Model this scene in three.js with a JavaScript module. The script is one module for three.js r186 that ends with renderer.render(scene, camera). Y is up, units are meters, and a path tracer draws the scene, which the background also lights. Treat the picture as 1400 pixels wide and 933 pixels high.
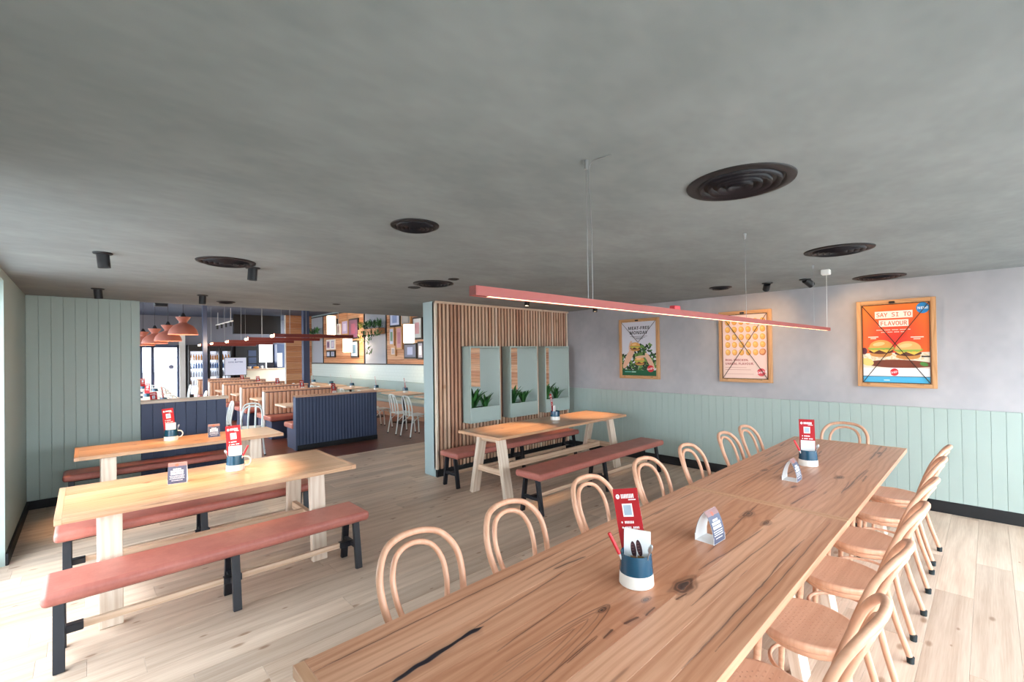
import * as THREE from 'three';
import { mergeGeometries } from 'three/addons/utils/BufferGeometryUtils.js';
import { RoundedBoxGeometry } from 'three/addons/geometries/RoundedBoxGeometry.js';
import { RectAreaLightUniformsLib } from 'three/addons/lights/RectAreaLightUniformsLib.js';

// ------------------------------------------------------------------ camera, sky, exposure
const scene = new THREE.Scene();
const renderer = new THREE.WebGLRenderer({ antialias: true });
renderer.toneMapping = THREE.LinearToneMapping;
renderer.toneMappingExposure = 1.0;
renderer.shadowMap.enabled = true;
RectAreaLightUniformsLib.init();

const EYE = 1.72, FOCAL = 618.2, YAW = 0.8129, PITCH = 0.0075, ROLL = -0.0145, HORIZON = 479.3;
const camera = new THREE.PerspectiveCamera(2 * Math.atan(466.5 / FOCAL) * 180 / Math.PI, 1400 / 933, 0.05, 200);
{
  const f = new THREE.Vector3(Math.cos(YAW) * Math.cos(PITCH), Math.sin(PITCH), -Math.sin(YAW) * Math.cos(PITCH));
  camera.position.set(0, EYE, 0);
  camera.lookAt(f.x, EYE + f.y, f.z);
  camera.rotateZ(ROLL);
  camera.setViewOffset(1400, 933, 0, 466.5 - HORIZON, 1400, 933);
}
scene.background = new THREE.Color(0.82, 0.92, 1.0);   // bright overcast sky, the same all round
scene.backgroundIntensity = 10.0;
// daylight at the glazed fronts: an area light of each window's size and the sky's colour in its opening
function dayLight(w, h, [x, y, z], turn) { const l = new THREE.RectAreaLight(new THREE.Color(0.82, 0.92, 1.0), 1.6, w, h); l.position.set(x, y, z); l.rotation.y = turn; scene.add(l); }
dayLight(7.1, 2.25, [2.9, 1.225, 1.48], 0);                       // window_1, facing into the room
dayLight(2.7, 2.25, [-0.6, 1.225, -4.3], -Math.PI / 2);          // window_2
dayLight(14.2, 2.4, [-1.55, 1.75, -14.82], -Math.PI / 2);         // window_3, dining room

// ------------------------------------------------------------------ helpers
let seed = 12345;
const rnd = () => { seed |= 0; seed = seed + 0x6D2B79F5 | 0; let t = Math.imul(seed ^ seed >>> 15, 1 | seed); t = t + Math.imul(t ^ t >>> 7, 61 | t) ^ t; return ((t ^ t >>> 14) >>> 0) / 4294967296; };
const rr = (a, b) => a + (b - a) * rnd();
const clamp = (x, a = 0, b = 1) => Math.min(b, Math.max(a, x));
const lerp = (a, b, t) => a + (b - a) * t;
const smooth = (a, b, x) => { const t = clamp((x - a) / (b - a)); return t * t * (3 - 2 * t); };
const taken = {};
function numbered(n) { const k = taken[n] = (taken[n] ?? -1) + 1; return k ? `${n}_${String(k).padStart(3, '0')}` : n; }
function tag(o, label, category, group) { o.userData.label = label; o.userData.category = category; if (group) o.userData.group = group; return o; }
function thing(name, label, category, [x, y, z] = [0, 0, 0], turn = 0, group) {
  const o = new THREE.Group(); o.name = numbered(name); o.position.set(x, y, z); o.rotation.y = turn; scene.add(o);
  return tag(o, label, category, group);
}
function part(name, geo, mat, parent, [x, y, z] = [0, 0, 0]) {
  const m = new THREE.Mesh(geo, mat); m.name = name; m.position.set(x, y, z); parent.add(m); return m;
}
function solo(name, geo, mat, label, category, pos = [0, 0, 0], turn = 0, group) {
  const m = part(numbered(name), geo, mat, scene, pos); m.rotation.y = turn; return tag(m, label, category, group);
}
function struct(name, geo, mat, pos = [0, 0, 0]) {
  const m = geo ? part(numbered(name), geo, mat, scene, pos) : new THREE.Group();
  if (!geo) { m.name = numbered(name); m.position.set(...pos); scene.add(m); }
  m.userData.kind = 'structure'; return m;
}
function dup(root, label, pos, turn = root.rotation.y, group) {
  const r = root.clone(); r.userData = { ...root.userData }; r.name = numbered(root.name.replace(/_\d{3}$/, '')); scene.add(r);
  r.position.set(...pos); r.rotation.y = turn; if (label) r.userData.label = label; if (group) r.userData.group = group; return r;
}
const nth = ['first', 'second', 'third', 'fourth', 'fifth', 'sixth', 'seventh', 'eighth', 'ninth'];

// flat-shaded polygons, uv in metres: the grain axis runs along u
function polyGeo(polys, grain = 'x', uo = 0, vo = 0, centre = [0, 0, 0]) {
  const P = [], N = [], U = [], a = new THREE.Vector3(), b = new THREE.Vector3(), n = new THREE.Vector3();
  for (const q of polys) {
    a.set(q[1][0] - q[0][0], q[1][1] - q[0][1], q[1][2] - q[0][2]); b.set(q[2][0] - q[0][0], q[2][1] - q[0][1], q[2][2] - q[0][2]); n.crossVectors(a, b).normalize();
    let cx = 0, cy = 0, cz = 0; for (const v of q) { cx += v[0]; cy += v[1]; cz += v[2]; }
    const k = q.length; let pts = q;
    if (n.x * (cx / k - centre[0]) + n.y * (cy / k - centre[1]) + n.z * (cz / k - centre[2]) < 0) { pts = [...q].reverse(); n.negate(); }
    const ax = Math.abs(n.x), ay = Math.abs(n.y), az = Math.abs(n.z), drop = ax >= ay && ax >= az ? 'x' : ay >= az ? 'y' : 'z';
    const rest = ['x', 'y', 'z'].filter((c) => c !== drop), uax = rest.includes(grain) ? grain : rest[0], vax = rest.find((c) => c !== uax), I = { x: 0, y: 1, z: 2 };
    for (let i = 1; i < k - 1; i++) for (const v of [pts[0], pts[i], pts[i + 1]]) { P.push(...v); N.push(n.x, n.y, n.z); U.push(v[I[uax]] + uo, v[I[vax]] + vo); }
  }
  const g = new THREE.BufferGeometry();
  g.setAttribute('position', new THREE.Float32BufferAttribute(P, 3)); g.setAttribute('normal', new THREE.Float32BufferAttribute(N, 3)); g.setAttribute('uv', new THREE.Float32BufferAttribute(U, 2));
  return g;
}
// chamfered box round the origin (44 triangles)
function cb(w, h, d, c = 0.002, grain = 'x', uo = 0, vo = 0) {
  const X = w / 2, Y = h / 2, Z = d / 2, s = [-1, 1], q = [];
  c = Math.min(c, X * 0.9, Y * 0.9, Z * 0.9);
  for (const i of s) {
    q.push([[i * X, -Y + c, -Z + c], [i * X, Y - c, -Z + c], [i * X, Y - c, Z - c], [i * X, -Y + c, Z - c]]);
    q.push([[-X + c, i * Y, -Z + c], [X - c, i * Y, -Z + c], [X - c, i * Y, Z - c], [-X + c, i * Y, Z - c]]);
    q.push([[-X + c, -Y + c, i * Z], [X - c, -Y + c, i * Z], [X - c, Y - c, i * Z], [-X + c, Y - c, i * Z]]);
    for (const j of s) {
      q.push([[i * X, j * (Y - c), -Z + c], [i * X, j * (Y - c), Z - c], [i * (X - c), j * Y, Z - c], [i * (X - c), j * Y, -Z + c]]);
      q.push([[i * X, -Y + c, j * (Z - c)], [i * X, Y - c, j * (Z - c)], [i * (X - c), Y - c, j * Z], [i * (X - c), -Y + c, j * Z]]);
      q.push([[-X + c, i * Y, j * (Z - c)], [X - c, i * Y, j * (Z - c)], [X - c, i * (Y - c), j * Z], [-X + c, i * (Y - c), j * Z]]);
      for (const k of s) q.push([[i * X, j * (Y - c), k * (Z - c)], [i * (X - c), j * Y, k * (Z - c)], [i * (X - c), j * (Y - c), k * Z]]);
    }
  }
  return polyGeo(q, grain, uo, vo);
}
// plain box from corner to corner, uv in metres
function bx(x0, x1, y0, y1, z0, z1, grain = 'x', uo = 0, vo = 0) {
  const p = (i, j, k) => [i ? x1 : x0, j ? y1 : y0, k ? z1 : z0];
  return polyGeo([[p(0, 0, 0), p(0, 1, 0), p(0, 1, 1), p(0, 0, 1)], [p(1, 0, 0), p(1, 1, 0), p(1, 1, 1), p(1, 0, 1)], [p(0, 0, 0), p(1, 0, 0), p(1, 0, 1), p(0, 0, 1)], [p(0, 1, 0), p(1, 1, 0), p(1, 1, 1), p(0, 1, 1)], [p(0, 0, 0), p(1, 0, 0), p(1, 1, 0), p(0, 1, 0)], [p(0, 0, 1), p(1, 0, 1), p(1, 1, 1), p(0, 1, 1)]], grain, uo, vo, [(x0 + x1) / 2, (y0 + y1) / 2, (z0 + z1) / 2]);
}
const at = (g, x = 0, y = 0, z = 0) => g.clone().translate(x, y, z);
function merge(list) { return mergeGeometries(list.map((g) => { const n = g.index ? g.toNonIndexed() : g.clone(); for (const k of Object.keys(n.attributes)) if (!['position', 'normal', 'uv'].includes(k)) n.deleteAttribute(k); return n; })); }
// a chamfered bar between two points; its long axis is y before turning
function bar(a, b, w, d, c = 0.003, uo = 0) {
  const A = new THREE.Vector3(...a), B = new THREE.Vector3(...b), L = A.distanceTo(B), g = cb(w, L, d, c, 'y', uo);
  g.applyQuaternion(new THREE.Quaternion().setFromUnitVectors(new THREE.Vector3(0, 1, 0), B.clone().sub(A).normalize()));
  return g.translate((A.x + B.x) / 2, (A.y + B.y) / 2, (A.z + B.z) / 2);
}
function rod(a, b, r0, r1 = r0, n = 10) {
  const A = new THREE.Vector3(...a), B = new THREE.Vector3(...b), L = A.distanceTo(B), g = new THREE.CylinderGeometry(r1, r0, L, n);
  g.applyQuaternion(new THREE.Quaternion().setFromUnitVectors(new THREE.Vector3(0, 1, 0), B.clone().sub(A).normalize()));
  return g.translate((A.x + B.x) / 2, (A.y + B.y) / 2, (A.z + B.z) / 2);
}
const tube = (pts, r, seg = 40, rad = 8, closed = false) => new THREE.TubeGeometry(new THREE.CatmullRomCurve3(pts.map((p) => new THREE.Vector3(...p)), closed, 'centripetal'), seg, r, rad, closed);
const lathe = (pts, n = 32) => new THREE.LatheGeometry(pts.map((p) => new THREE.Vector2(...p)), n);

// ------------------------------------------------------------------ textures
const perm = new Uint8Array(512); { const p = [...Array(256).keys()]; for (let i = 255; i > 0; i--) { const j = Math.floor(rnd() * (i + 1)); [p[i], p[j]] = [p[j], p[i]]; } for (let i = 0; i < 512; i++) perm[i] = p[i & 255]; }
function vn(x, y, px, py, s = 0) {
  const xf = Math.floor(x), yf = Math.floor(y), fx = x - xf, fy = y - yf, u = fx * fx * (3 - 2 * fx), v = fy * fy * (3 - 2 * fy);
  const x0 = ((xf % px) + px) % px, x1 = (x0 + 1) % px, y0 = ((yf % py) + py) % py, y1 = (y0 + 1) % py;
  const h = (i, j) => perm[(perm[(i + s * 17) & 255] + (i >> 8) * 7 + j + (j >> 8) * 13) & 255];
  return (lerp(lerp(h(x0, y0), h(x1, y0), u), lerp(h(x0, y1), h(x1, y1), u), v)) / 255;
}
function dataTex(w, h, fn, srgb = true) {
  const d = new Uint8Array(w * h * 4), c = [0, 0, 0];
  for (let j = 0; j < h; j++) for (let i = 0; i < w; i++) { fn(i / w, j / h, c); const k = (j * w + i) * 4; d[k] = clamp(c[0], 0, 255); d[k + 1] = clamp(c[1], 0, 255); d[k + 2] = clamp(c[2], 0, 255); d[k + 3] = 255; }
  const t = new THREE.DataTexture(d, w, h); t.wrapS = t.wrapT = THREE.RepeatWrapping; t.magFilter = THREE.LinearFilter; t.minFilter = THREE.LinearMipmapLinearFilter; t.generateMipmaps = true;
  if (srgb) t.colorSpace = THREE.SRGBColorSpace; t.needsUpdate = true; return t;
}
const hex = (s) => [parseInt(s.slice(1, 3), 16), parseInt(s.slice(3, 5), 16), parseInt(s.slice(5, 7), 16)];
function mix3(c, a, b, t) { c[0] = lerp(a[0], b[0], t); c[1] = lerp(a[1], b[1], t); c[2] = lerp(a[2], b[2], t); }
// straight-grained timber: Lu by Lv metres
function woodTex(w, h, Lu, Lv, light, dark, s, { ring = 14, warp = 0.05, fine = 0.5, rings = 0.45, tone = 0.25, knots = 0 } = {}) {
  const L = hex(light), D = hex(dark), K = [];
  for (let i = 0; i < knots; i++) K.push([rnd(), rnd(), rr(0.006, 0.02)]);
  const t = dataTex(w, h, (u, v, c) => {
    const x = u * Lu, y = v * Lv, P = (k) => Math.max(1, Math.round(k));
    const a = vn(u * P(Lu * 1.6), v * P(Lv * 7), P(Lu * 1.6), P(Lv * 7), s) + 0.5 * vn(u * P(Lu * 4), v * P(Lv * 14), P(Lu * 4), P(Lv * 14), s + 1) - 0.75;
    let yy = y + a * warp, kd = 0;
    for (const k of K) { let dx = Math.abs(u - k[0]); dx = Math.min(dx, 1 - dx) * Lu * 0.45; let dy = Math.abs(v - k[1]); dy = Math.min(dy, 1 - dy) * Lv; const d = Math.hypot(dx, dy); if (d < k[2] * 5) { yy += k[2] * 1.5 * Math.exp(-d * d / (k[2] * k[2] * 5)) * (v > k[1] ? 1 : -1); kd = Math.max(kd, 1 - smooth(k[2] * 0.25, k[2] * 1.2, d)); } }
    const r = Math.pow(0.5 + 0.5 * Math.sin(yy * ring * 2 * Math.PI * Math.round(Lv * 10) / (Lv * 10)), 1.6);
    const f = 0.6 * vn(u * P(Lu * 5), v * P(Lv * 160), P(Lu * 5), P(Lv * 160), s + 2) + 0.4 * vn(u * P(Lu * 14), v * P(Lv * 420), P(Lu * 14), P(Lv * 420), s + 3);
    const q = vn(u * P(Lu * 0.9), v * P(Lv * 5), P(Lu * 0.9), P(Lv * 5), s + 4);
    mix3(c, L, D, clamp(rings * r + fine * (f - 0.25) + tone * (q - 0.4) + kd * 0.9, 0, 1.15));
  });
  t.repeat.set(1 / Lu, 1 / Lv); return t;
}
// a feature-grade gum table top, mapped once over the whole top
function topTex(Lu, Lv, s, marks, boards, light = '#e0ac8c', deep = '#b37655') {
  const A = hex(light), B = hex(deep), K = hex('#46281c'), ink = hex('#22202a');
  const W = 2048, H = 768;
  const t = dataTex(W, H, (u, v, c) => {
    const x = u * Lu, y = v * Lv;
    let bi = 0; while (bi < boards.length - 1 && y > boards[bi + 1][0]) bi++;
    const [, tone, off] = boards[bi];
    let yy = y + off, xx = x + off * 3.1, dark = 0, jet = 0;
    for (const m of marks) {
      if (m.k === 'knot') {
        const dx = (x - m.x) * 0.42 + (vn(x * 17, y * 38, 9999, 9999, s + 9) - 0.5) * m.r, dy = y - m.y + (vn(x * 15 + 5, y * 34, 9999, 9999, s + 10) - 0.5) * m.r, d = Math.hypot(dx, dy);
        if (d < m.r * 6) { yy += Math.sign(dy || 1) * m.r * 1.6 * Math.exp(-d * d / (m.r * m.r * 6)); const rg = 0.5 + 0.5 * Math.sin(d / m.r * 9 + vn(x * 30, y * 30, 9999, 9999, s) * 3); dark = Math.max(dark, (1 - smooth(m.r * 0.5, m.r * 1.9, d)) * (0.35 + 0.5 * rg)); if (d < m.r * 0.35) jet = Math.max(jet, 0.5); }
      } else if (m.k === 'arch') {   // nested pointed arches of late wood, tip towards +x
        for (let q = 0; q < 4; q++) { const tx = m.x - q * 0.07, t = (tx - x) / m.L; if (t < -0.02 || t > 1) continue; const hw = m.w * (1 - q * 0.2) * Math.sqrt(Math.max(0, t)) + (vn(x * 9, q * 7.3, 9999, 9999, s + 11) - 0.5) * 0.006, d = Math.abs(Math.abs(y - m.y - t * m.tilt) - hw); dark = Math.max(dark, (1 - smooth(0.001, 0.0035, d)) * (q ? 0.3 : 0.55) * (1 - 0.6 * t)); }
      } else if (m.k === 'vein') {
        const f = (x - m.x0) / (m.x1 - m.x0); if (f < 0 || f > 1) continue;
        const ly = lerp(m.y0, m.y1, f) + (vn(x * 5, m.y0 * 50, 9999, 9999, s + 6) - 0.5) * (m.w * 1.2 + 0.005) + (vn(x * 22, m.y0 * 50, 9999, 9999, s + 7) - 0.5) * m.w;
        const e = m.w * (0.35 + 0.8 * vn(x * 9, m.y0 * 70, 9999, 9999, s + 8)) * smooth(0, 0.12, f) * smooth(0, 0.12, 1 - f), d = Math.abs(y - ly);
        const z = 1 - smooth(e * 0.6, e * 1.3 + 0.0008, d); if (m.jet) jet = Math.max(jet, z * m.jet); else dark = Math.max(dark, z * 0.7);
        dark = Math.max(dark, (1 - smooth(0, e * 5 + 0.004, d)) * 0.18);
      }
    }
    const a = vn(xx * 1.3, yy * 6, 9999, 9999, s) + 0.5 * vn(xx * 3.5, yy * 15, 9999, 9999, s + 1) - 0.75;
    const r = Math.pow(0.5 + 0.5 * Math.sin((yy + a * 0.06) * 2 * Math.PI * 26), 2);
    const f = 0.6 * vn(xx * 5, yy * 170, 9999, 9999, s + 2) + 0.4 * vn(xx * 13, yy * 420, 9999, 9999, s + 3);
    const q = vn(xx * 0.8, yy * 7, 9999, 9999, s + 4), vv = vn(xx * 2.2, yy * 34, 9999, 9999, s + 5);
    mix3(c, A, B, clamp(0.12 + tone * 1.7 + 0.3 * r + 0.38 * (f - 0.3) + 0.4 * (q - 0.4), 0, 1.2));
    const fleck = smooth(0.93, 0.985, vv) * 0.35; dark = Math.max(dark, fleck);
    mix3(c, c, K, clamp(dark)); mix3(c, c, ink, clamp(jet));
  });
  t.repeat.set(1 / Lu, 1 / Lv); return t;
}
function mottle(w, L, a, b, s, freqs = [1.5, 4, 11, 30], stretch = 1) {
  const A = hex(a), B = hex(b);
  const t = dataTex(w, w, (u, v, c) => {
    let q = 0, amp = 0.5, tot = 0;
    for (let k = 0; k < freqs.length; k++) { const p = Math.max(1, Math.round(L * freqs[k])), p2 = Math.max(1, Math.round(L * freqs[k] * stretch)); q += amp * vn(u * p + 3.3 * k, v * p2, p, p2, s + k); tot += amp; amp *= 0.68; }
    mix3(c, A, B, clamp((q / tot - 0.5) * 1.9 + 0.5));
  });
  t.repeat.set(1 / L, 1 / L); return t;
}
const std = (o) => new THREE.MeshStandardMaterial(o);
const paint = (color, roughness = 0.6, extra = {}) => std({ color, roughness, ...extra });
function canvas(w, h, draw) {
  const c = document.createElement('canvas'); c.width = w; c.height = h; const g = c.getContext('2d'); draw(g, w, h);
  const t = new THREE.CanvasTexture(c); t.colorSpace = THREE.SRGBColorSpace; t.anisotropy = 8; return t;
}

const floorTex = woodTex(1024, 1024, 2.0, 1.0, '#e0cab6', '#aa8c75', 3, { ring: 9, warp: 0.09, fine: 0.42, rings: 0.22, tone: 0.4, knots: 14 });
const M = {
  floor: [0, 1, 2, 3].map((k) => std({ map: floorTex, color: new THREE.Color().setScalar([1, 0.9, 0.78, 0.96][k]), roughness: 0.42 })),
  diningFloor: std({ map: woodTex(512, 512, 2.0, 1.0, '#8a4f3a', '#4c2a22', 5, { ring: 9, warp: 0.1, tone: 0.6 }), roughness: 0.35 }),
  slab: paint('#6b6256', 0.9),
  ceiling: std({ map: mottle(1024, 4, '#959b9b', '#808687', 11, [0.8, 2.5, 7, 22], 1.6), roughness: 0.9 }),
  plaster: std({ map: mottle(1024, 3, '#b7b5b8', '#a09fa4', 21, [0.9, 2.5, 6, 20], 0.8), roughness: 0.88 }),
  green: paint('#a6b6b0', 0.5), greenSide: paint('#a6b6b0', 0.55),
  blueGreen: paint('#9fb2b4', 0.6),
  white: paint('#eceae6', 0.5), offWhite: paint('#d9d6d0', 0.6),
  navy: paint('#3a4663', 0.5), black: paint('#17171b', 0.5), blackMetal: std({ color: '#1d1f27', roughness: 0.42, metalness: 0.2 }),
  base: paint('#0f1116', 0.6),
  pale: std({ map: woodTex(512, 512, 1.0, 0.5, '#e5d6c6', '#c6ab92', 7, { ring: 20, warp: 0.06, rings: 0.35 }), roughness: 0.5 }),
  ash: std({ map: woodTex(512, 512, 1.0, 0.5, '#e0c3a9', '#bb9576', 8, { ring: 22, warp: 0.05, rings: 0.4 }), roughness: 0.48 }),
  capWood: std({ map: woodTex(256, 256, 1.0, 0.5, '#d9ab88', '#b58060', 12, { ring: 16 }), roughness: 0.4 }),
  beech: std({ map: woodTex(512, 256, 1.0, 0.5, '#d9a88b', '#bd8567', 9, { ring: 12, warp: 0.03, rings: 0.22, fine: 0.5 }), roughness: 0.4 }),
  slat: [0, 1, 2, 3].map((k) => std({ map: woodTex(512, 128, 2.5, 0.5, ['#e5c4a9', '#dab193', '#ead3bc', '#c99b80'][k], ['#bd9274', '#ad7d62', '#c7a286', '#99684f'][k], 30 + k, { ring: 18, warp: 0.05, rings: 0.4, knots: 5 }), roughness: 0.55 })),
  frame: std({ map: woodTex(512, 128, 1.0, 0.25, '#d8a878', '#ab7748', 40, { ring: 20, rings: 0.35 }), roughness: 0.5 }),
  timber: [0, 1, 2].map((k) => std({ map: woodTex(512, 128, 2.5, 0.5, ['#d29a72', '#c98a60', '#dcaa84'][k], ['#a1683f', '#925a38', '#b27a52'][k], 44 + k, { ring: 14, rings: 0.4 }), roughness: 0.55 })),
  leather: std({ map: mottle(512, 0.5, '#b66f62', '#a55f54', 50, [6, 18, 60, 150]), roughness: 0.42 }),
  tan: paint('#d0a68c', 0.6), tanSeat: paint('#b9705f', 0.5),
  rubber: paint('#1f2a2e', 0.7),
  teal: std({ color: '#124660', roughness: 0.22 }), ceramic: std({ color: '#ece9e2', roughness: 0.3 }),
  red: paint('#cf2a33', 0.45), paper: paint('#efeeee', 0.6), kraft: paint('#b98d63', 0.8), wire: std({ color: '#9a9a9a', roughness: 0.4, metalness: 0.6 }),
  cord: paint('#3a2c22', 0.7), pinkMetal: std({ color: '#96463f', roughness: 0.55 }), redBeam: std({ color: '#7d2f27', roughness: 0.5 }),
  terracotta: paint('#a5604f', 0.6), steel: std({ color: '#b9bcc0', roughness: 0.3, metalness: 0.9 }),
  leaf: std({ color: '#3f7a3c', roughness: 0.5, side: THREE.DoubleSide }), leafDark: std({ color: '#24512a', roughness: 0.5, side: THREE.DoubleSide }), leafYellow: std({ color: '#93a43a', roughness: 0.5, side: THREE.DoubleSide }),
  soil: paint('#2c231c', 0.95), whiteMetal: std({ color: '#dfe6e4', roughness: 0.35 }),
  glass: new THREE.MeshPhysicalMaterial({ color: '#ffffff', transmission: 1, thickness: 0, roughness: 0.02, ior: 1.45 }),
  led: std({ color: '#fff2e0', emissive: '#ffd7a8', emissiveIntensity: 3 }), warmLamp: std({ color: '#fff4e4', emissive: '#ffe2b8', emissiveIntensity: 4 }),
};

// ------------------------------------------------------------------ room shell
const RX = 6.5, H = 2.48, GZ = -7.62, LX = -0.49, FZ = 1.5, DH = 3.4;
// floor of the room: planks run along x
{
  const f = struct('floor', bx(-0.8, 6.6, -0.12, -0.014, -7.72, FZ + 0.1), M.slab);
  const pw = 0.194; let row = 0;
  for (let z = -0.1 + pw * 8; z > -7.72; z -= pw, row++) {
    let x = -0.8 - rr(0.1, 1.7);
    while (x < RX) {
      const L = rr(1.5, 2.1), a = Math.max(x, -0.8), b = Math.min(x + L, RX), z0 = Math.max(z - pw, -7.72); x += L;
      if (b - a < 0.05 || z - z0 < 0.03) continue;
      part('floor_plank', cb(b - a - 0.0008, 0.014, z - z0 - 0.0008, 0.0012, 'x', rr(0, 2), rr(0, 1)), M.floor[Math.floor(rnd() * 4)], f, [(a + b) / 2, -0.007, (z + z0) / 2]);
    }
  }
}
struct('floor_dining', bx(-1.8, 7.1, -0.12, 0, -22.2, -7.72), M.diningFloor);
struct('floor_passage', bx(6.5, 7.1, -0.12, 0, -7.72, -5.66), M.diningFloor);
struct('ceiling', bx(-0.8, 7.1, H, H + 0.15, GZ - 0.02, FZ + 0.2), M.ceiling);
struct('ceiling_dining', bx(-1.8, 7.1, DH, DH + 0.15, -22.4, GZ - 0.02), paint('#434e64', 0.7));
struct('wall_bulkhead', bx(-1.8, 7.1, H, DH, GZ - 0.14, GZ - 0.02), M.ceiling);

// poster wall with its wainscot
{
  const w = struct('wall_right', bx(RX, RX + 0.2, 0, H, -5.7, FZ + 0.2, 'z'), M.plaster);
  const bw = 0.1025; let k = 0;
  for (let z = -0.005 + bw * 14; z > -5.62; z -= bw, k++) {
    const z0 = Math.max(z - bw, -5.66);
    part('wainscot_board', cb(0.018, 0.98, z - z0 - 0.0012, 0.003, 'y'), M.green, w, [RX - 0.009, 0.595, (z + z0) / 2]);
  }
  part('wainscot_backing', bx(RX - 0.006, RX + 0.01, 0.1, 1.082, -5.66, FZ), M.green, w);
  struct('baseboard_right', at(cb(0.024, 0.125, FZ + 5.36, 0.004), RX - 0.012, 0.0625, (FZ - 5.36) / 2), M.base);
}
// slatted partition with three through openings
let partition;
const SZ = -5.35, SB = -5.66, SX = 3.585;
const NICHE = [[4.07, 4.66], [4.875, 5.5], [5.69, 6.32]], NY0 = 0.71, NY1 = 1.84, NF = -5.195;
{
  const core = [], cz0 = SB, cz1 = SZ - 0.035; let x = SX;
  for (const [a, b] of NICHE) { core.push(bx(x, a, 0, H, cz0, cz1)); core.push(bx(a, b, 0, NY0, cz0, cz1)); core.push(bx(a, b, NY1, H, cz0, cz1)); x = b; }
  core.push(bx(x, RX, 0, H, cz0, cz1));
  const w = partition = struct('wall_partition', merge(core), M.blueGreen);
  const pitch = 0.0665;
  part('slat_backing', merge([...NICHE.map(([a], i) => bx(i ? NICHE[i - 1][1] : SX + 0.03, a, 0.1, H - 0.03, cz1, cz1 + 0.004)), bx(NICHE[2][1], RX, 0.1, H - 0.03, cz1, cz1 + 0.004), ...NICHE.flatMap(([a, b]) => [bx(a, b, 0.1, NY0, cz1, cz1 + 0.004), bx(a, b, NY1, H - 0.03, cz1, cz1 + 0.004)])]), paint('#5d3a2c', 0.8), w);
  part('edge_post', cb(0.034, H - 0.105, 0.075, 0.003, 'y', 0.2), M.pale, w, [SX + 0.017, 0.105 + (H - 0.105) / 2, SZ - 0.035]);
  part('head_rail', cb(RX - SX, 0.03, 0.05, 0.003), M.slat[2], w, [(SX + RX) / 2, H - 0.015, SZ - 0.008]);
  for (let i = 1; i < 44; i++) {
    const sx = SX + 0.017 + i * pitch, m = M.slat[[0, 1, 0, 2, 0, 1, 3][Math.floor(rnd() * 7)]], hit = NICHE.find(([a, b]) => sx > a - 0.02 && sx < b + 0.02);
    if (sx > RX - 0.02) break;
    for (const [y0, y1] of hit ? [[0.105, NY0], [NY1, H - 0.03]] : [[0.105, H - 0.03]])
      part('slat', cb(0.036, y1 - y0, 0.038, 0.002, 'y', rr(0, 2.5), rr(0, 0.5)), m, w, [sx, (y0 + y1) / 2, SZ - 0.017]);
  }
  struct('baseboard_partition', at(cb(RX - SX - 0.02, 0.105, 0.045, 0.004), (SX + RX) / 2 - 0.01, 0.0525, SZ - 0.018), M.base);
}
// green boarded wall, left wall, low navy wall
{
  const w = struct('wall_back', bx(-0.75, 0.53, 0, H, GZ - 0.12, GZ - 0.018), M.green);
  const bw = 0.1035; let x = LX + 0.001;
  for (let i = 0; i < 10; i++) { const x1 = Math.min(x + bw, 0.532); part('wall_board', cb(x1 - x - 0.0012, H - 0.1, 0.018, 0.003, 'y'), M.green, w, [(x + x1) / 2, 0.1 + (H - 0.1) / 2, GZ - 0.009]); x = x1; }
  struct('baseboard_back', at(cb(0.53 - LX, 0.1, 0.026, 0.003), (0.53 + LX) / 2, 0.05, GZ - 0.005), M.base);
  struct('wall_left', bx(LX - 0.26, LX, 0, H, GZ - 0.12, -5.7, 'z'), M.greenSide);
  struct('baseboard_left', at(cb(0.02, 0.1, 7.6 - 5.7, 0.003), LX + 0.01, 0.05, -(7.6 + 5.7) / 2), M.base);
  const low = struct('wall_low', bx(0.535, 1.49, 0, 1.13, GZ - 0.13, GZ - 0.018), M.navy);
  for (let i = 0; i < 8; i++) part('wall_board', cb(0.118, 1.03, 0.018, 0.003, 'y'), M.navy, low, [0.535 + 0.0597 + i * 0.1194, 0.615, GZ - 0.009]);
  part('cap', cb(0.99, 0.04, 0.17, 0.004), M.pale, low, [1.025, 1.15, GZ - 0.065]);
  struct('baseboard_low', at(cb(0.96, 0.1, 0.026, 0.003), 1.013, 0.05, GZ - 0.005), M.base);
}
// unseen glazed fronts behind and beside the camera, placed and sized to balance daylight
function glazing(name, len, bays, y0, y1, pos, turn) {
  const w = struct(name, null, null, pos); w.rotation.y = turn;
  const step = len / bays, fr = [cb(len, 0.07, 0.09, 0.004).translate(len / 2, y0 + 0.035, 0), cb(len, 0.07, 0.09, 0.004).translate(len / 2, y1 - 0.035, 0)];
  for (let i = 0; i <= bays; i++) fr.push(cb(0.06, y1 - y0, 0.09, 0.004).translate(clamp(i * step, 0.03, len - 0.03), (y0 + y1) / 2, 0));
  part('window_frame', merge(fr), M.blackMetal, w);
  for (let i = 0; i < bays; i++) part('window_pane', bx(i * step + 0.03, (i + 1) * step - 0.03, y0 + 0.07, y1 - 0.07, -0.003, 0.003), M.glass, w);
  return w;
}
glazing('window_1', 7.2, 5, 0.05, 2.4, [-0.7, 0, FZ + 0.05], 0);
struct('wall_front', merge([bx(-0.8, 6.7, 2.4, H, FZ, FZ + 0.12), bx(-0.8, 6.7, -0.1, 0.05, FZ, FZ + 0.12)]), M.greenSide);
glazing('window_2', 2.8, 2, 0.05, 2.4, [-0.66, 0, -2.9], Math.PI / 2);
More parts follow.
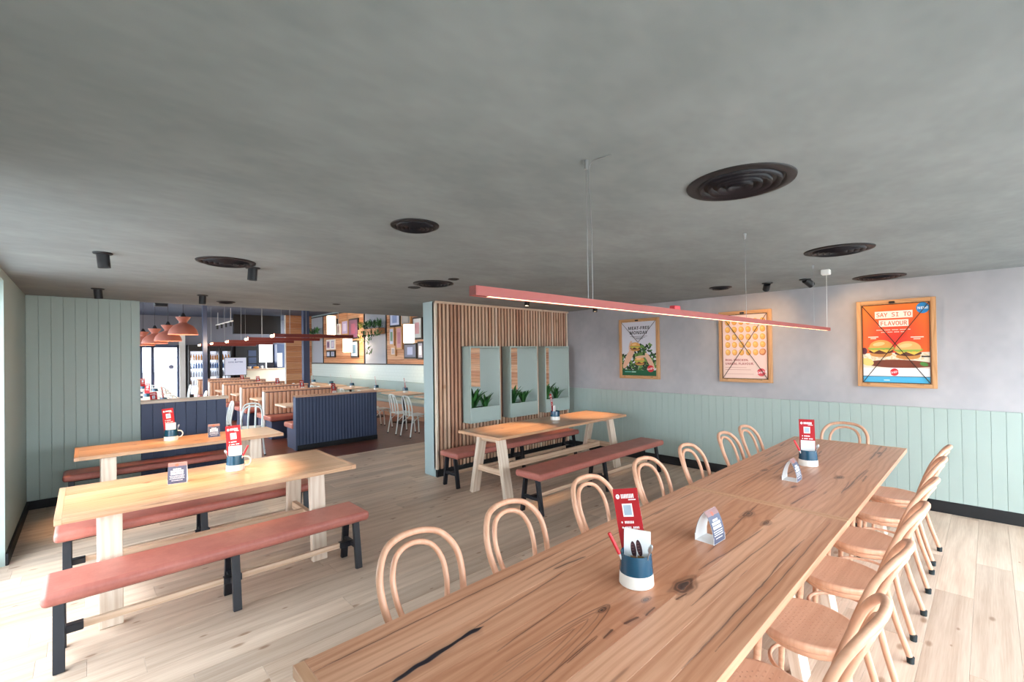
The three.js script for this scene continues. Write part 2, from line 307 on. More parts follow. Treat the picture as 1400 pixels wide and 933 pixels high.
struct('wall_side', merge([bx(-0.75, LX, 2.4, H, -5.7, -2.9), bx(-0.75, LX - 0.1, -0.1, 0.05, -5.7, -2.9), bx(-0.75, LX, 0, H, -2.9, FZ)]), M.greenSide);  // solid stretch of unseen wall added to hold back the side daylight
struct('ground', bx(-60, 60, -0.5, -0.14, -80, 60), paint('#8d8a84', 0.9));

// ------------------------------------------------------------------ dining room beyond: shell
const AX = 6.9, WZ = -19.4, EZ = -22;
{
  const art = struct('wall_art', bx(AX, AX + 0.2, 0, DH, WZ - 0.1, -5.6, 'z'), M.blueGreen);
  const grey = paint('#a7abb4', 0.8), tile = std({ map: canvas(256, 256, (g) => { g.fillStyle = '#c9d6d2'; g.fillRect(0, 0, 256, 256); g.fillStyle = '#b3c1be'; for (let i = 0; i < 4; i++) { g.fillRect(0, i * 64, 256, 3); for (let j = 0; j < 2; j++) g.fillRect(j * 128 + (i % 2) * 64, i * 64, 3, 64); } }), roughness: 0.25 });
  tile.map.wrapS = tile.map.wrapT = THREE.RepeatWrapping; tile.map.repeat.set(2.5, 2.5);
  part('tiling', bx(AX - 0.02, AX, 0.4, 1.43, WZ, -9.6, 'z'), tile, art);
  part('dado_rail', bx(AX - 0.035, AX, 1.43, 1.465, WZ, -9.6), M.black, art);
  part('head_rail', bx(AX - 0.035, AX, 3.3, 3.335, WZ, -6.5), M.black, art);
  part('grey_panel', bx(AX - 0.012, AX, 1.46, 3.3, -19.3, -18.15, 'z'), grey, art); part('grey_panel', bx(AX - 0.012, AX, 1.46, 3.3, -14.47, -13.02, 'z'), grey, art);
  for (const z of [-18.13, -14.52, -12.99, -9.6]) part('batten', bx(AX - 0.03, AX, 1.46, 3.3, z - 0.03, z + 0.03), M.black, art);
  let k = 0;
  for (const [z0, z1] of [[-18.1, -14.55], [-12.96, -9.63], [-9.57, -5.7]]) for (let y = z1 > -6 ? 0.055 : 1.465; y < 3.29; y += 0.141, k++) part('timber_board', cb(0.016, Math.min(0.139, 3.3 - y), z1 - z0, 0.003, 'z', k * 0.37, k * 0.13), M.timber[k * 7 % 3], art, [AX - 0.008, y + 0.07, (z0 + z1) / 2]);
  const end = struct('wall_timber', bx(5.87, AX, 0, DH, WZ - 0.15, WZ - 0.016), M.white);
  for (let y = 0.1, i = 0; y < 3.35; y += 0.231, i++) part('timber_board', cb(1.0, 0.228, 0.016, 0.003, 'x', i * 0.61, i * 0.17), M.timber[[1, 0, 1, 2, 1, 0][i % 6]], end, [6.39, y + 0.115, WZ - 0.008]);
  struct('wall_end', merge([bx(-1.8, 1.5, 0, DH, EZ - 0.15, EZ), bx(1.5, 2.75, 2.25, DH, EZ - 0.15, EZ), bx(2.75, 7.1, 0, DH, EZ - 0.15, EZ)]), paint('#74737c', 0.85));
  struct('wall_dining_left', merge([bx(-1.78, -1.6, 0, 0.5, EZ, GZ), bx(-1.78, -1.6, 3.0, DH, EZ, GZ)]), M.blueGreen);  // unseen window wall, set closer in so the booths get more daylight
  const g = glazing('window_3', 14.3, 9, 0.5, 3.0, [-1.68, 0, GZ - 0.05], Math.PI / 2);
  struct('wall_dining_front', bx(-1.8, -0.75, 0, DH, GZ - 0.14, GZ - 0.02), M.blueGreen);
  struct('column', bx(4.98, 5.16, 0, DH, -14.9, -14.72), M.navy);
  struct('column', bx(2.58, 2.69, 0, DH, -16.25, -16.14), M.navy);
  struct('pillar', merge([bx(2.72, 2.9, 0, DH, EZ, EZ + 0.2)]), M.offWhite);
  struct('wall_dark_bulkhead', bx(4.2, 5.87, 2.65, DH, -20.2, -20.0), M.black);
}
{ // entrance doors
  const d = struct('door_1', null, null, [1.5, 0, EZ + 0.02]);
  part('door_frame', merge([cb(1.25, 0.1, 0.1, 0.004).translate(0.625, 2.2, 0), ...[0.05, 0.4, 1.2].map((x) => cb(0.1, 2.25, 0.1, 0.004).translate(x, 1.125, 0)), cb(1.25, 0.12, 0.1, 0.004).translate(0.625, 0.06, 0)]), M.navy, d);
  part('door_pane', bx(0.1, 0.35, 0.12, 2.15, -0.003, 0.003), M.glass, d); part('door_pane', bx(0.45, 1.15, 0.12, 2.15, -0.003, 0.003), M.glass, d);
  part('door_sticker', new THREE.CircleGeometry(0.09, 20).translate(0.97, 1.4, 0.006), paint('#8d8fa6'), d);
  part('door_handle', rod([1.12, 0.95, 0.06], [1.12, 1.35, 0.06], 0.012), M.steel, d);
}

// ------------------------------------------------------------------ long table: two units
const boardsA = [[0, 0.02, 0.3], [0.07, -0.06, 1.1], [0.2, 0.08, 2.3], [0.36, 0.12, 3.7], [0.5, 0.2, 0.9], [0.645, -0.1, 5.2], [0.77, -0.02, 6.1], [0.86, 0.1, 7.7]];
const marksA = [
  { k: 'arch', x: 0.99, y: 0.5, L: 0.5, w: 0.07, tilt: 0.03 }, { k: 'vein', x0: 0.8, x1: 0.87, y0: 0.6, y1: 0.595, w: 0.005 }, { k: 'vein', x0: 0.92, x1: 1.0, y0: 0.605, y1: 0.62, w: 0.006 }, { k: 'vein', x0: 1.02, x1: 1.1, y0: 0.64, y1: 0.63, w: 0.005 }, { k: 'vein', x0: 1.2, x1: 1.28, y0: 0.66, y1: 0.67, w: 0.004 }, { k: 'vein', x0: 0.55, x1: 0.6, y0: 0.72, y1: 0.715, w: 0.004 },
  { k: 'vein', x0: 0.17, x1: 0.56, y0: 0.285, y1: 0.262, w: 0.011, jet: 1 }, { k: 'vein', x0: 0.5, x1: 1.1, y0: 0.255, y1: 0.2, w: 0.002 },
  { k: 'vein', x0: 0.03, x1: 1.25, y0: 0.075, y1: 0.06, w: 0.0025 }, { k: 'vein', x0: 1.05, x1: 1.26, y0: 0.16, y1: 0.185, w: 0.006 },
  { k: 'vein', x0: 0.9, x1: 2.3, y0: 0.14, y1: 0.12, w: 0.0015 }, { k: 'vein', x0: 0.5, x1: 1.0, y0: 0.4, y1: 0.36, w: 0.0015 },
  { k: 'vein', x0: 0.62, x1: 0.8, y0: 0.6, y1: 0.58, w: 0.002 },
  { k: 'vein', x0: 1.2, x1: 2.3, y0: 0.72, y1: 0.74, w: 0.002 }, { k: 'vein', x0: 0.85, x1: 2.2, y0: 0.86, y1: 0.85, w: 0.003 }, { k: 'vein', x0: 1.0, x1: 2.55, y0: 0.9, y1: 0.89, w: 0.002 },
  { k: 'vein', x0: 1.7, x1: 2.6, y0: 0.57, y1: 0.5, w: 0.003 }, { k: 'vein', x0: 1.5, x1: 2.2, y0: 0.62, y1: 0.66, w: 0.0025 }, { k: 'vein', x0: 0.2, x1: 0.8, y0: 0.62, y1: 0.58, w: 0.002 },
  { k: 'knot', x: 1.33, y: 0.635, r: 0.026 }, { k: 'knot', x: 2.37, y: 0.52, r: 0.022 }, { k: 'knot', x: 2.3, y: 0.645, r: 0.016 }, { k: 'knot', x: 0.95, y: 0.5, r: 0.012 }, { k: 'knot', x: 1.12, y: 0.58, r: 0.009 },
];
const marksB = [{ k: 'knot', x: 1.0, y: 0.72, r: 0.022 }, { k: 'knot', x: 0.85, y: 0.25, r: 0.018 }, { k: 'knot', x: 0.5, y: 0.55, r: 0.012 }, { k: 'knot', x: 1.7, y: 0.42, r: 0.015 }, { k: 'knot', x: 2.2, y: 0.8, r: 0.016 }];
for (let i = 0; i < 16; i++) { const a = rr(0, 2), y = rr(0.05, 0.9); marksB.push({ k: 'vein', x0: a, x1: a + rr(0.2, 0.9), y0: y, y1: y + rr(-0.03, 0.03), w: rr(0.0015, 0.005) }); }
const boardsB = [[0, 0.1, 1.3], [0.09, 0, 2.1], [0.23, 0.14, 4.3], [0.38, 0.06, 5.7], [0.52, 0.16, 6.9], [0.66, -0.02, 8.2], [0.8, 0.08, 9.1]];
const boardsC = [[0, 0, 0.5], [0.14, 0.1, 1.6], [0.3, -0.05, 2.7], [0.44, 0.08, 4.1], [0.6, 0.02, 5.3], [0.74, 0.12, 6.6], [0.85, 0, 7.9]];
const marksC = [{ k: 'knot', x: 1.05, y: 0.5, r: 0.014 }, { k: 'knot', x: 0.5, y: 0.3, r: 0.01 }];
for (let i = 0; i < 7; i++) { const a = rr(0, 1.6), y = rr(0.05, 0.9); marksC.push({ k: 'vein', x0: a, x1: a + rr(0.15, 0.5), y0: y, y1: y + rr(-0.02, 0.02), w: rr(0.001, 0.003) }); }
const topMat = (t, r = 0.34) => std({ map: t, roughness: r });
const topA = topMat(topTex(2.67, 0.96, 60, marksA, boardsA)), topB = topMat(topTex(2.67, 0.96, 70, marksB, boardsB)), topC = topMat(topTex(2.67, 0.96, 80, marksC, boardsC, '#d5ac89', '#aa7c59'));

// table: origin on the floor below the left rear corner of the top; x long, z wide
function table(label, pos, L, W, T, boards, mat, legs, group) {
  const t = thing('wooden_table', label, 'table', pos, 0, group), Y = 0.75, cap = 0.035, ys = boards.map((b) => b[0]).filter((y) => y < W - 0.03); ys.push(W);
  for (let i = 0; i < ys.length - 1; i++) {
    const w = ys[i + 1] - ys[i], g = cb(L - 2 * cap, T, w - 0.0004, 0.0008).translate(L / 2, 0, ys[i] + w / 2);
    const u = g.attributes.uv, p = g.attributes.position, n = g.attributes.normal; for (let k = 0; k < u.count; k++) u.setXY(k, p.getX(k), p.getZ(k) + (Math.abs(n.getY(k)) < 0.5 ? p.getY(k) : 0));
    part('top_board', g, mat, t, [0, Y - T / 2, 0]);
  }
  for (const x of [cap / 2, L - cap / 2]) part('breadboard_end', cb(cap - 0.0006, T + 0.001, W + 0.001, 0.0012, 'z', x, 0.1), M.capWood, t, [x, Y - T / 2, W / 2]);
  const { xs, f0, f1, b0, b1, lw = 0.12, ld = 0.055, railY = 0.32 } = legs;   // f: front leg z at floor / top, b: rear leg
  xs.forEach((x, i) => {
    const uo = i * 0.37; const top = Y - T;
    part('leg', bar([x, 0, f0], [x, top, f1], lw, ld, 0.003, uo), M.pale, t); part('leg', bar([x, 0, b0], [x, top, b1], lw, ld, 0.003, uo + 0.5), M.pale, t);
    const k = railY / top, zf = lerp(f0, f1, k), zb = lerp(b0, b1, k);
    part('cross_rail', cb(0.04, 0.07, zf - zb - 0.03, 0.003, 'z', uo), M.ash, t, [x, railY, (zf + zb) / 2]);
    part('top_rail', cb(0.06, 0.05, Math.max(0.1, f1 - b1), 0.003, 'z', uo), M.ash, t, [x, top - 0.025, (f1 + b1) / 2]);
  });
  const zm = (f0 + b0) / 2; part('stretcher', cb(xs[1] - xs[0] - 0.04, 0.075, 0.035, 0.003, 'x', 0.2), M.ash, t, [(xs[0] + xs[1]) / 2, railY, zm]);
  return t;
}
const TZ = -1.52, TW = 0.955;
table('long gum timber table with knots and a black resin streak along its boards', [0.47, 0, TZ], 2.665, TW, 0.036, boardsA, topA, { xs: [0.28, 2.24], f0: 0.82, f1: 0.7, b0: 0.14, b1: 0.26 }, 'long table units');
table('long knotty timber table butted end to end, its far end before the poster wall', [3.139, 0, TZ], 2.63, TW, 0.036, boardsB, topB, { xs: [0.25, 2.19], f0: 0.82, f1: 0.7, b0: 0.14, b1: 0.26 }, 'long table units');
table('timber trestle table beside the windows with a jug shaped cutlery holder', [-0.14, 0, -4.86], 1.9, 0.95, 0.036, boardsC, topC, { xs: [0.26, 1.58], f0: 0.925, f1: 0.87, b0: 0.25, b1: 0.31 }, 'trestle tables');
table('narrow timber trestle table before the low navy wall', [-0.08, 0, -6.97], 1.93, 0.74, 0.036, boardsC, topC, { xs: [0.26, 1.62], f0: 0.73, f1: 0.68, b0: 0.12, b1: 0.17 }, 'trestle tables');
table('timber trestle table before the slatted wall with planter boxes', [3.46, 0, -4.68], 2.66, 0.78, 0.032, boardsC, topC, { xs: [0.1, 2.32], f0: 0.83, f1: 0.7, b0: 0.2, b1: 0.36 }, 'trestle tables');

// ------------------------------------------------------------------ benches
function bench(label, pos, L, metal, xs) {
  const b = thing('upholstered_bench', label, 'bench', pos, 0, 'padded benches'), W = 0.38;
  const pad = new RoundedBoxGeometry(L, 0.075, W, 4, 0.03); pad.scale(1, 1, 1);
  const u = pad.attributes.uv, p = pad.attributes.position; for (let i = 0; i < u.count; i++) u.setXY(i, p.getX(i), p.getZ(i) + p.getY(i));
  part('seat_pad', pad, M.leather, b, [L / 2, 0.418, W / 2]);
  part('seat_board', cb(L - 0.1, 0.018, W - 0.12, 0.002), M.black, b, [L / 2, 0.374, W / 2]);
  for (const x of xs) {
    part('leg', bar([x, 0, 0.045], [x, 0.37, 0.1], 0.05, 0.032, 0.002), metal, b); part('leg', bar([x, 0, W - 0.045], [x, 0.37, W - 0.1], 0.05, 0.032, 0.002), metal, b);
    part('cross_bar', cb(0.032, 0.035, W - 0.13, 0.002), metal, b, [x, 0.17, W / 2]);
    part('bracket', cb(0.11, 0.045, 0.05, 0.003), metal, b, [x + (x < L * 0.2 ? 0.045 : x > L * 0.8 ? -0.045 : 0), 0.17, W / 2 + 0.002]);
  }
  for (let i = 0; i < xs.length - 1; i++) part('stretcher', cb(xs[i + 1] - xs[i] - 0.03, 0.04, 0.028, 0.003, 'x', i), M.ash, b, [(xs[i] + xs[i + 1]) / 2, 0.17, W / 2]);
  return b;
}
bench('salmon padded bench on dark legs at the open side of the window trestle table', [-0.18, 0, -3.88], 1.87, M.blackMetal, [0.07, 0.93, 1.79]);
bench('salmon padded bench between the window trestle table and the narrow one', [-0.17, 0, -5.06], 1.86, M.blackMetal, [0.07, 0.93, 1.79]);
bench('salmon padded bench in shade along the low navy wall', [-0.18, 0, -7.33], 1.9, M.blackMetal, [0.07, 0.95, 1.83]);
bench('salmon padded bench on black legs on the open side of the slatted wall table', [3.42, 0, -3.6], 2.6, M.blackMetal, [0.07, 1.27, 2.53]);
bench('salmon padded bench squeezed between the slatted wall and its table', [3.42, 0, -5.04], 2.5, M.blackMetal, [0.05, 1.25, 2.45]);

// ------------------------------------------------------------------ bentwood chairs
function woodUV(g, along = 'y') { const p = g.attributes.position, u = g.attributes.uv; for (let i = 0; i < u.count; i++) u.setXY(i, p.getY(i) + p.getZ(i) * 0.6, Math.atan2(p.getZ(i), p.getX(i)) * 0.06 + p.getX(i)); return g; }
const chairGeo = (() => {
  const bow = [[-0.19, 0.035, 0.265], [-0.168, 0.25, 0.205], [-0.152, 0.45, 0.172], [-0.17, 0.58, 0.2], [-0.2, 0.72, 0.246], [-0.193, 0.82, 0.286], [-0.14, 0.892, 0.333], [-0.07, 0.915, 0.358], [0, 0.92, 0.364]];
  const full = (h) => [...h, ...h.slice(0, -1).reverse().map(([x, y, z]) => [-x, y, z])];
  const inner = [[-0.085, 0.45, 0.186], [-0.1, 0.58, 0.228], [-0.128, 0.7, 0.268], [-0.125, 0.79, 0.302], [-0.085, 0.855, 0.333], [0, 0.878, 0.35]];
  const seatProfile = [[0.0001, -0.012], [0.15, -0.012], [0.196, -0.02], [0.207, -0.012], [0.209, 0.006], [0.203, 0.016], [0.19, 0.017], [0.15, 0.011], [0.0001, 0.008]];
  const seat = lathe(seatProfile, 40);
  { const p = seat.attributes.position; for (let i = 0; i < p.count; i++) { const x = p.getX(i), z = p.getZ(i); p.setX(i, x * (1 - z * 0.25)); } seat.computeVertexNormals(); const u = seat.attributes.uv; for (let i = 0; i < u.count; i++) u.setXY(i, p.getX(i), p.getZ(i)); }
  const leg = rod([0, 0.03, 0], [0, 0.45, 0], 0.012, 0.018, 14);
  leg.translate(0, 0, 0);
  const foot = new THREE.CylinderGeometry(0.0185, 0.0165, 0.034, 14).translate(0, 0.017, 0);
  const ring = tube([...Array(16)].map((_, i) => { const a = i / 16 * Math.PI * 2; return [Math.cos(a) * 0.152, 0.27, Math.sin(a) * 0.155]; }), 0.009, 40, 8, true);
  const apron = new THREE.TorusGeometry(0.172, 0.016, 8, 40).rotateX(Math.PI / 2).scale(1, 1.5, 1);
  return { bow: woodUV(tube(full(bow), 0.0153, 90, 10)), inner: woodUV(tube(full(inner), 0.0127, 60, 10)), seat, leg, foot, ring: woodUV(ring), apron: woodUV(apron) };
})();
function makeChair() {
  const c = thing('bentwood_chair', '', 'chair'), G = chairGeo;
  part('seat', G.seat, seatMat, c, [0, 0.455, 0]); part('seat_ring', G.apron, M.beech, c, [0, 0.425, 0]);
  part('back_bow', G.bow, M.beech, c); part('inner_bow', G.inner, M.beech, c); part('leg_ring', G.ring, M.beech, c);
  for (const s of [-1, 1]) {
    const l = part('leg', G.leg, M.beech, c, [s * 0.155, 0, -0.15]); l.rotation.set(0.045, 0, s * 0.05); l.position.set(s * 0.175, 0, -0.175);
    part('rubber_foot', G.foot, M.rubber, c, [s * 0.175, 0, -0.175]); part('rubber_foot', G.foot, M.rubber, c, [s * 0.191, 0, 0.269]);
  }
  return c;
}
const seatMat = M.beech.clone();
{   // rows of small punched holes in the plywood seat
  const t = canvas(512, 512, (g) => { g.fillStyle = '#ffffff'; g.fillRect(0, 0, 512, 512); g.fillStyle = '#000000'; for (const [r, n] of [[30, 8], [62, 16], [96, 24], [130, 32], [164, 40]]) for (let i = 0; i < n; i++) { const a = i / n * 6.2832; g.beginPath(); g.arc(256 + Math.cos(a) * r * (1 + 0.12 * Math.cos(4 * a)), 256 + Math.sin(a) * r * (1 + 0.12 * Math.cos(4 * a)), 3.4, 0, 7); g.fill(); } });
  t.colorSpace = THREE.NoColorSpace; t.repeat.set(1 / 0.44, 1 / 0.44); t.offset.set(0.5, 0.5); seatMat.bumpMap = t; seatMat.bumpScale = 0.0025;
}
const chair0 = makeChair(); let chairUsed = false;
function chair(label, x, z, turn, group) { if (!chairUsed) { chairUsed = true; chair0.position.set(x, 0, z); chair0.rotation.y = turn; chair0.userData.label = label; chair0.userData.group = group; return chair0; } return dup(chair0, label, [x, 0, z], turn, group); }
const order = (k) => k === 0 ? 'next to the poster wall' : `${nth[k]} from the poster wall`;
[5.06, 4.47, 3.73, 3.08, 2.41, 1.77].forEach((x, k) => chair(`window side bentwood chair of the long table, ${order(k)}`, x, -0.595, rr(-0.05, 0.05), 'window side bentwood chairs'));
[5.03, 4.5, 3.72, 3.02, 2.33, 1.64, 1.07].forEach((x, k) => chair(`bench side bentwood chair of the long table, ${order(k)}`, x, -1.445, Math.PI + rr(-0.03, 0.03), 'bench side bentwood chairs'));
chair('bentwood chair at the head of the long table against the poster wall', 5.6, -1.08, Math.PI / 2, 'head of table chair');

// ------------------------------------------------------------------ things on the tables
const menuTex = canvas(256, 640, (g) => {
  g.fillStyle = '#b3131f'; g.fillRect(0, 0, 256, 640); g.fillStyle = '#fff';
  g.beginPath(); g.arc(44, 62, 20, 0, 7); g.fill(); g.fillStyle = '#b3131f'; g.fillRect(34, 56, 20, 5); g.fillStyle = '#fff';
  for (let i = 0; i < 8; i++) g.fillRect(78 + i * 17, 44, 12, 34); g.fillRect(150, 86, 76, 8);
  g.fillRect(76, 120, 104, 104); g.fillStyle = '#a9bccd'; g.fillRect(88, 132, 80, 80); g.fillStyle = '#fff';   // the code is left blank
  g.beginPath(); g.arc(52, 268, 9, 0, 7); g.fill(); g.beginPath(); g.arc(52, 310, 9, 0, 7); g.fill();
  for (let i = 0; i < 6; i++) g.fillRect(80 + i * 16, 258, 11, 20); for (let i = 0; i < 9; i++) if (i !== 4) g.fillRect(78 + i * 16, 302, 11, 18);
});
const tentTex = canvas(256, 384, (g) => {
  g.fillStyle = '#4a4f66'; g.fillRect(0, 0, 256, 384); g.fillStyle = '#8d6a68'; g.fillRect(0, 0, 256, 70); g.fillStyle = '#a85a48'; g.beginPath(); g.arc(120, 50, 26, 0, 7); g.fill();
  g.fillStyle = '#f4f2f0'; const row = (y, n, w, h) => { for (let i = 0; i < n; i++) g.fillRect(128 - n * (w + 6) / 2 + i * (w + 6), y, w, h); };
  row(112, 4, 22, 24); row(146, 6, 24, 34); row(192, 5, 30, 34); row(244, 12, 11, 11); row(268, 11, 11, 11); row(292, 12, 11, 11); row(326, 9, 11, 11);
});
const menuMat = std({ map: menuTex, roughness: 0.65 }), tentMat = std({ map: tentTex, roughness: 0.5 });
const chocTex = canvas(256, 384, (g) => {   // napkin sleeve printed with two dark desserts
  g.fillStyle = '#f2f3f4'; g.fillRect(0, 0, 256, 384);
  for (const [x, y, r] of [[95, 165, -0.2], [150, 145, -0.28]]) { g.save(); g.translate(x, y); g.rotate(r); g.fillStyle = '#3f2226'; g.beginPath(); g.ellipse(0, 0, 26, 66, 0, 0, 7); g.fill(); g.fillStyle = '#7c5154'; for (let i = -2; i < 3; i++) g.fillRect(-16, i * 22, 22, 5); g.restore(); }
  g.fillStyle = '#c49a6f'; g.fillRect(66, 218, 60, 166); g.fillRect(134, 206, 62, 178);
});
const chocMat = std({ map: chocTex, roughness: 0.5 });
function card(w, h, t = 0.002, bend = 0) {   // an upright card, uv over its face, bent back towards the top
  const g = new THREE.BoxGeometry(w, h, t, 1, 10, 1).translate(0, h / 2, 0), p = g.attributes.position;
  for (let i = 0; i < p.count; i++) p.setZ(i, p.getZ(i) - bend * Math.pow(p.getY(i) / h, 2)); g.computeVertexNormals(); return g;
}
const cardMenu = card(0.112, 0.33, 0.002, 0.035), cardNap = card(0.112, 0.195, 0.004, 0.012), cardPlain = card(0.1, 0.185, 0.012, 0.004);
const cupOuter = lathe([[0.0001, 0], [0.066, 0], [0.071, 0.004], [0.0685, 0.052]], 40), cupBand = lathe([[0.0685, 0.052], [0.0688, 0.054], [0.066, 0.085], [0.063, 0.128], [0.0615, 0.131], [0.059, 0.129], [0.06, 0.09], [0.062, 0.012], [0.0001, 0.01]], 40);
function holder(where, [x, z], turn, { jug = false, pencil = 1, near = false, y = 0.75 } = {}) {
  const c = thing('cutlery_holder', `teal and white ceramic cutlery ${jug ? 'jug' : 'cup'} ${where}`, 'holder', [x, y, z], turn, 'ceramic cutlery holders');
  part('base', cupOuter, M.ceramic, c); part('glaze_band', cupBand, M.teal, c);
  if (jug) part('handle', tube([[0.06, 0.11, 0], [0.1, 0.1, 0], [0.115, 0.07, 0], [0.1, 0.035, 0], [0.064, 0.03, 0]], 0.007, 24, 8), M.ceramic, c);
  const put = (o, lx, ly, lz) => { const v = new THREE.Vector3(lx, ly, lz).applyAxisAngle(new THREE.Vector3(0, 1, 0), turn); o.position.set(x + v.x, y + ly, z + v.z); return o; };
  const menu = thing('menu_card', `red menu card in the cutlery holder ${where}`, 'menu', [0, 0, 0], turn, 'red menu cards'); put(menu, 0, 0.045, -0.032);
  part('card', cardMenu, menuMat, menu).rotation.z = near ? 0.2 : jug ? 0.06 : 0.02;
  const nap = part(numbered('napkin_pack'), nap_geo(near), nap_mat(near), scene); nap.rotation.y = turn; put(nap, 0.0, 0.02, near ? -0.012 : -0.008); tag(nap, `${near ? 'dessert printed white sleeve' : 'plain white napkin pack'} in the holder ${where}`, 'napkins', 'napkin packs');
  if (pencil) {
    const p = thing('red_tipped_stick', `red ended straw in the holder ${where}`, 'straw', [0, 0, 0], turn, 'red ended straws'); put(p, -0.012 * pencil, 0.02, 0.02);
    const e = [-0.085 * pencil, 0.19, 0.035], k = 0.55, mid = e.map((v) => v * k);
    part('shaft', rod([0, 0, 0], mid, 0.0055, 0.0055, 8), M.paper, p); part('red_end', rod(mid, e, 0.0075, 0.0075, 8), M.red, p);
  }
  const s = thing('spoon', `steel spoon in the holder ${where}`, 'cutlery', [0, 0, 0], turn, 'spoons'); put(s, 0.028 * (pencil || 1), 0.02, 0.02);
  part('stem', rod([0, 0, 0], [0.035 * (pencil || 1), 0.13, 0.01], 0.003), M.steel, s); { const b = part('bowl', new THREE.SphereGeometry(0.014, 12, 8).scale(0.7, 1.4, 0.25), M.steel, s, [0.04 * (pencil || 1), 0.148, 0.012]); b.rotation.z = -0.3 * (pencil || 1); }
  return c;
}
function nap_geo(near) { return near ? cardNap : cardPlain; }
function nap_mat(near) { return near ? chocMat : M.paper; }
function tent(where, [x, z], turn, y = 0.75) {
  // an arched card: two leaves that meet at the top, on a flat base
  const t = thing('table_tent', `folded arched table card with dark printed sides ${where}`, 'card', [x, y, z], turn, 'table cards');
  const W = 0.12, D = 0.05, Hh = 0.155, n = 8, strip = (s) => {
    const P = [], U = [], I = []; for (let i = 0; i <= n; i++) { const f = i / n, zz = s * D * Math.cos(f * Math.PI / 2) ** 0.75, yy = Hh * Math.pow(f, 0.92); for (const k of [0, 1]) { P.push((k - 0.5) * W, yy, zz); U.push(s > 0 ? k : 1 - k, f); } }
    for (let i = 0; i < n; i++) { const a = 2 * i; if (s > 0) I.push(a, a + 1, a + 2, a + 1, a + 3, a + 2); else I.push(a, a + 2, a + 1, a + 1, a + 2, a + 3); }
    const g = new THREE.BufferGeometry(); g.setAttribute('position', new THREE.Float32BufferAttribute(P, 3)); g.setAttribute('uv', new THREE.Float32BufferAttribute(U, 2)); g.setIndex(I); g.computeVertexNormals(); return g;
  };
  const inner = (s) => { const g = strip(s); const p = g.attributes.position; for (let i = 0; i < p.count; i++) { p.setZ(i, p.getZ(i) - s * 0.0022); p.setY(i, p.getY(i) - 0.0008); } const ix = g.index; for (let i = 0; i < ix.count; i += 3) { const a = ix.getX(i); ix.setX(i, ix.getX(i + 1)); ix.setX(i + 1, a); } g.computeVertexNormals(); return g; };
  for (const s of [-1, 1]) { part('printed_side', strip(s), tentMat, t); part('white_lining', inner(s), M.paper, t); }
  part('base', cb(W, 0.002, 2 * D, 0.0005), M.paper, t, [0, 0.001, 0]);
  for (const s of [-1, 1]) for (const e of [-1, 1]) part('white_edge', bx(e * W / 2 - 0.001, e * W / 2 + 0.001, 0, 0.035, s > 0 ? D - 0.004 : -D, s > 0 ? D : -D + 0.004), M.paper, t);
  return t;
}
holder('on the streaked long table', [1.68, -1.035], -1.3, { near: true });
tent('on the streaked long table', [2.335, -1.005], -0.05);
holder('on the long table by the poster wall', [4.4, -1.06], -1.33);
tent('on the long table by the poster wall', [3.83, -1.03], 0.0);
holder('on the slatted wall table', [4.97, -4.36], 0.5, { pencil: 0 });
holder('on the window trestle table', [0.945, -4.5], -0.25, { jug: true, pencil: -1 });
tent('on the window trestle table', [0.53, -4.4], -0.2);
holder('on the narrow table by the navy wall', [0.745, -6.7], 0.1, { jug: true, pencil: 0 });
tent('on the narrow table by the navy wall', [1.16, -6.6], -0.15);

// ------------------------------------------------------------------ posters on the right wall
function logo(g, x, y, r) { g.fillStyle = '#d62b33'; g.beginPath(); g.arc(x, y, r, 0, 7); g.fill(); g.fillStyle = '#fff'; g.save(); g.translate(x, y); g.rotate(-0.16); g.font = `italic bold ${r * 0.72}px serif`; g.textAlign = 'center'; g.textBaseline = 'middle'; g.fillText("Grill'd", 0, 0); g.restore(); }
function burger(g, x, y, s, bun = '#e0a458') {
  g.save(); g.translate(x, y); g.scale(s, s);
  g.fillStyle = '#c98a48'; g.beginPath(); g.ellipse(0, 40, 62, 20, 0, 0, 7); g.fill();
  g.fillStyle = '#5a2f20'; g.beginPath(); g.ellipse(0, 22, 68, 17, 0, 0, 7); g.fill();
  g.fillStyle = '#b6392f'; g.fillRect(-60, 4, 120, 11); g.fillStyle = '#e9c04f'; g.beginPath(); g.moveTo(-66, 12); g.lineTo(66, 12); g.lineTo(30, 32); g.lineTo(-10, 14); g.lineTo(-40, 30); g.fill();
  g.fillStyle = '#8fb04a'; for (let i = 0; i < 9; i++) { g.beginPath(); g.ellipse(-60 + i * 15, 2 + (i % 2) * 5, 13, 8, 0, 0, 7); g.fill(); }
  g.fillStyle = bun; g.beginPath(); g.ellipse(0, -4, 66, 46, 0, Math.PI, 2 * Math.PI); g.fill(); g.fillRect(-66, -5, 132, 6);
  g.fillStyle = '#f0c588'; g.beginPath(); g.ellipse(-12, -24, 34, 12, -0.15, 0, 7); g.fill(); g.restore();
}
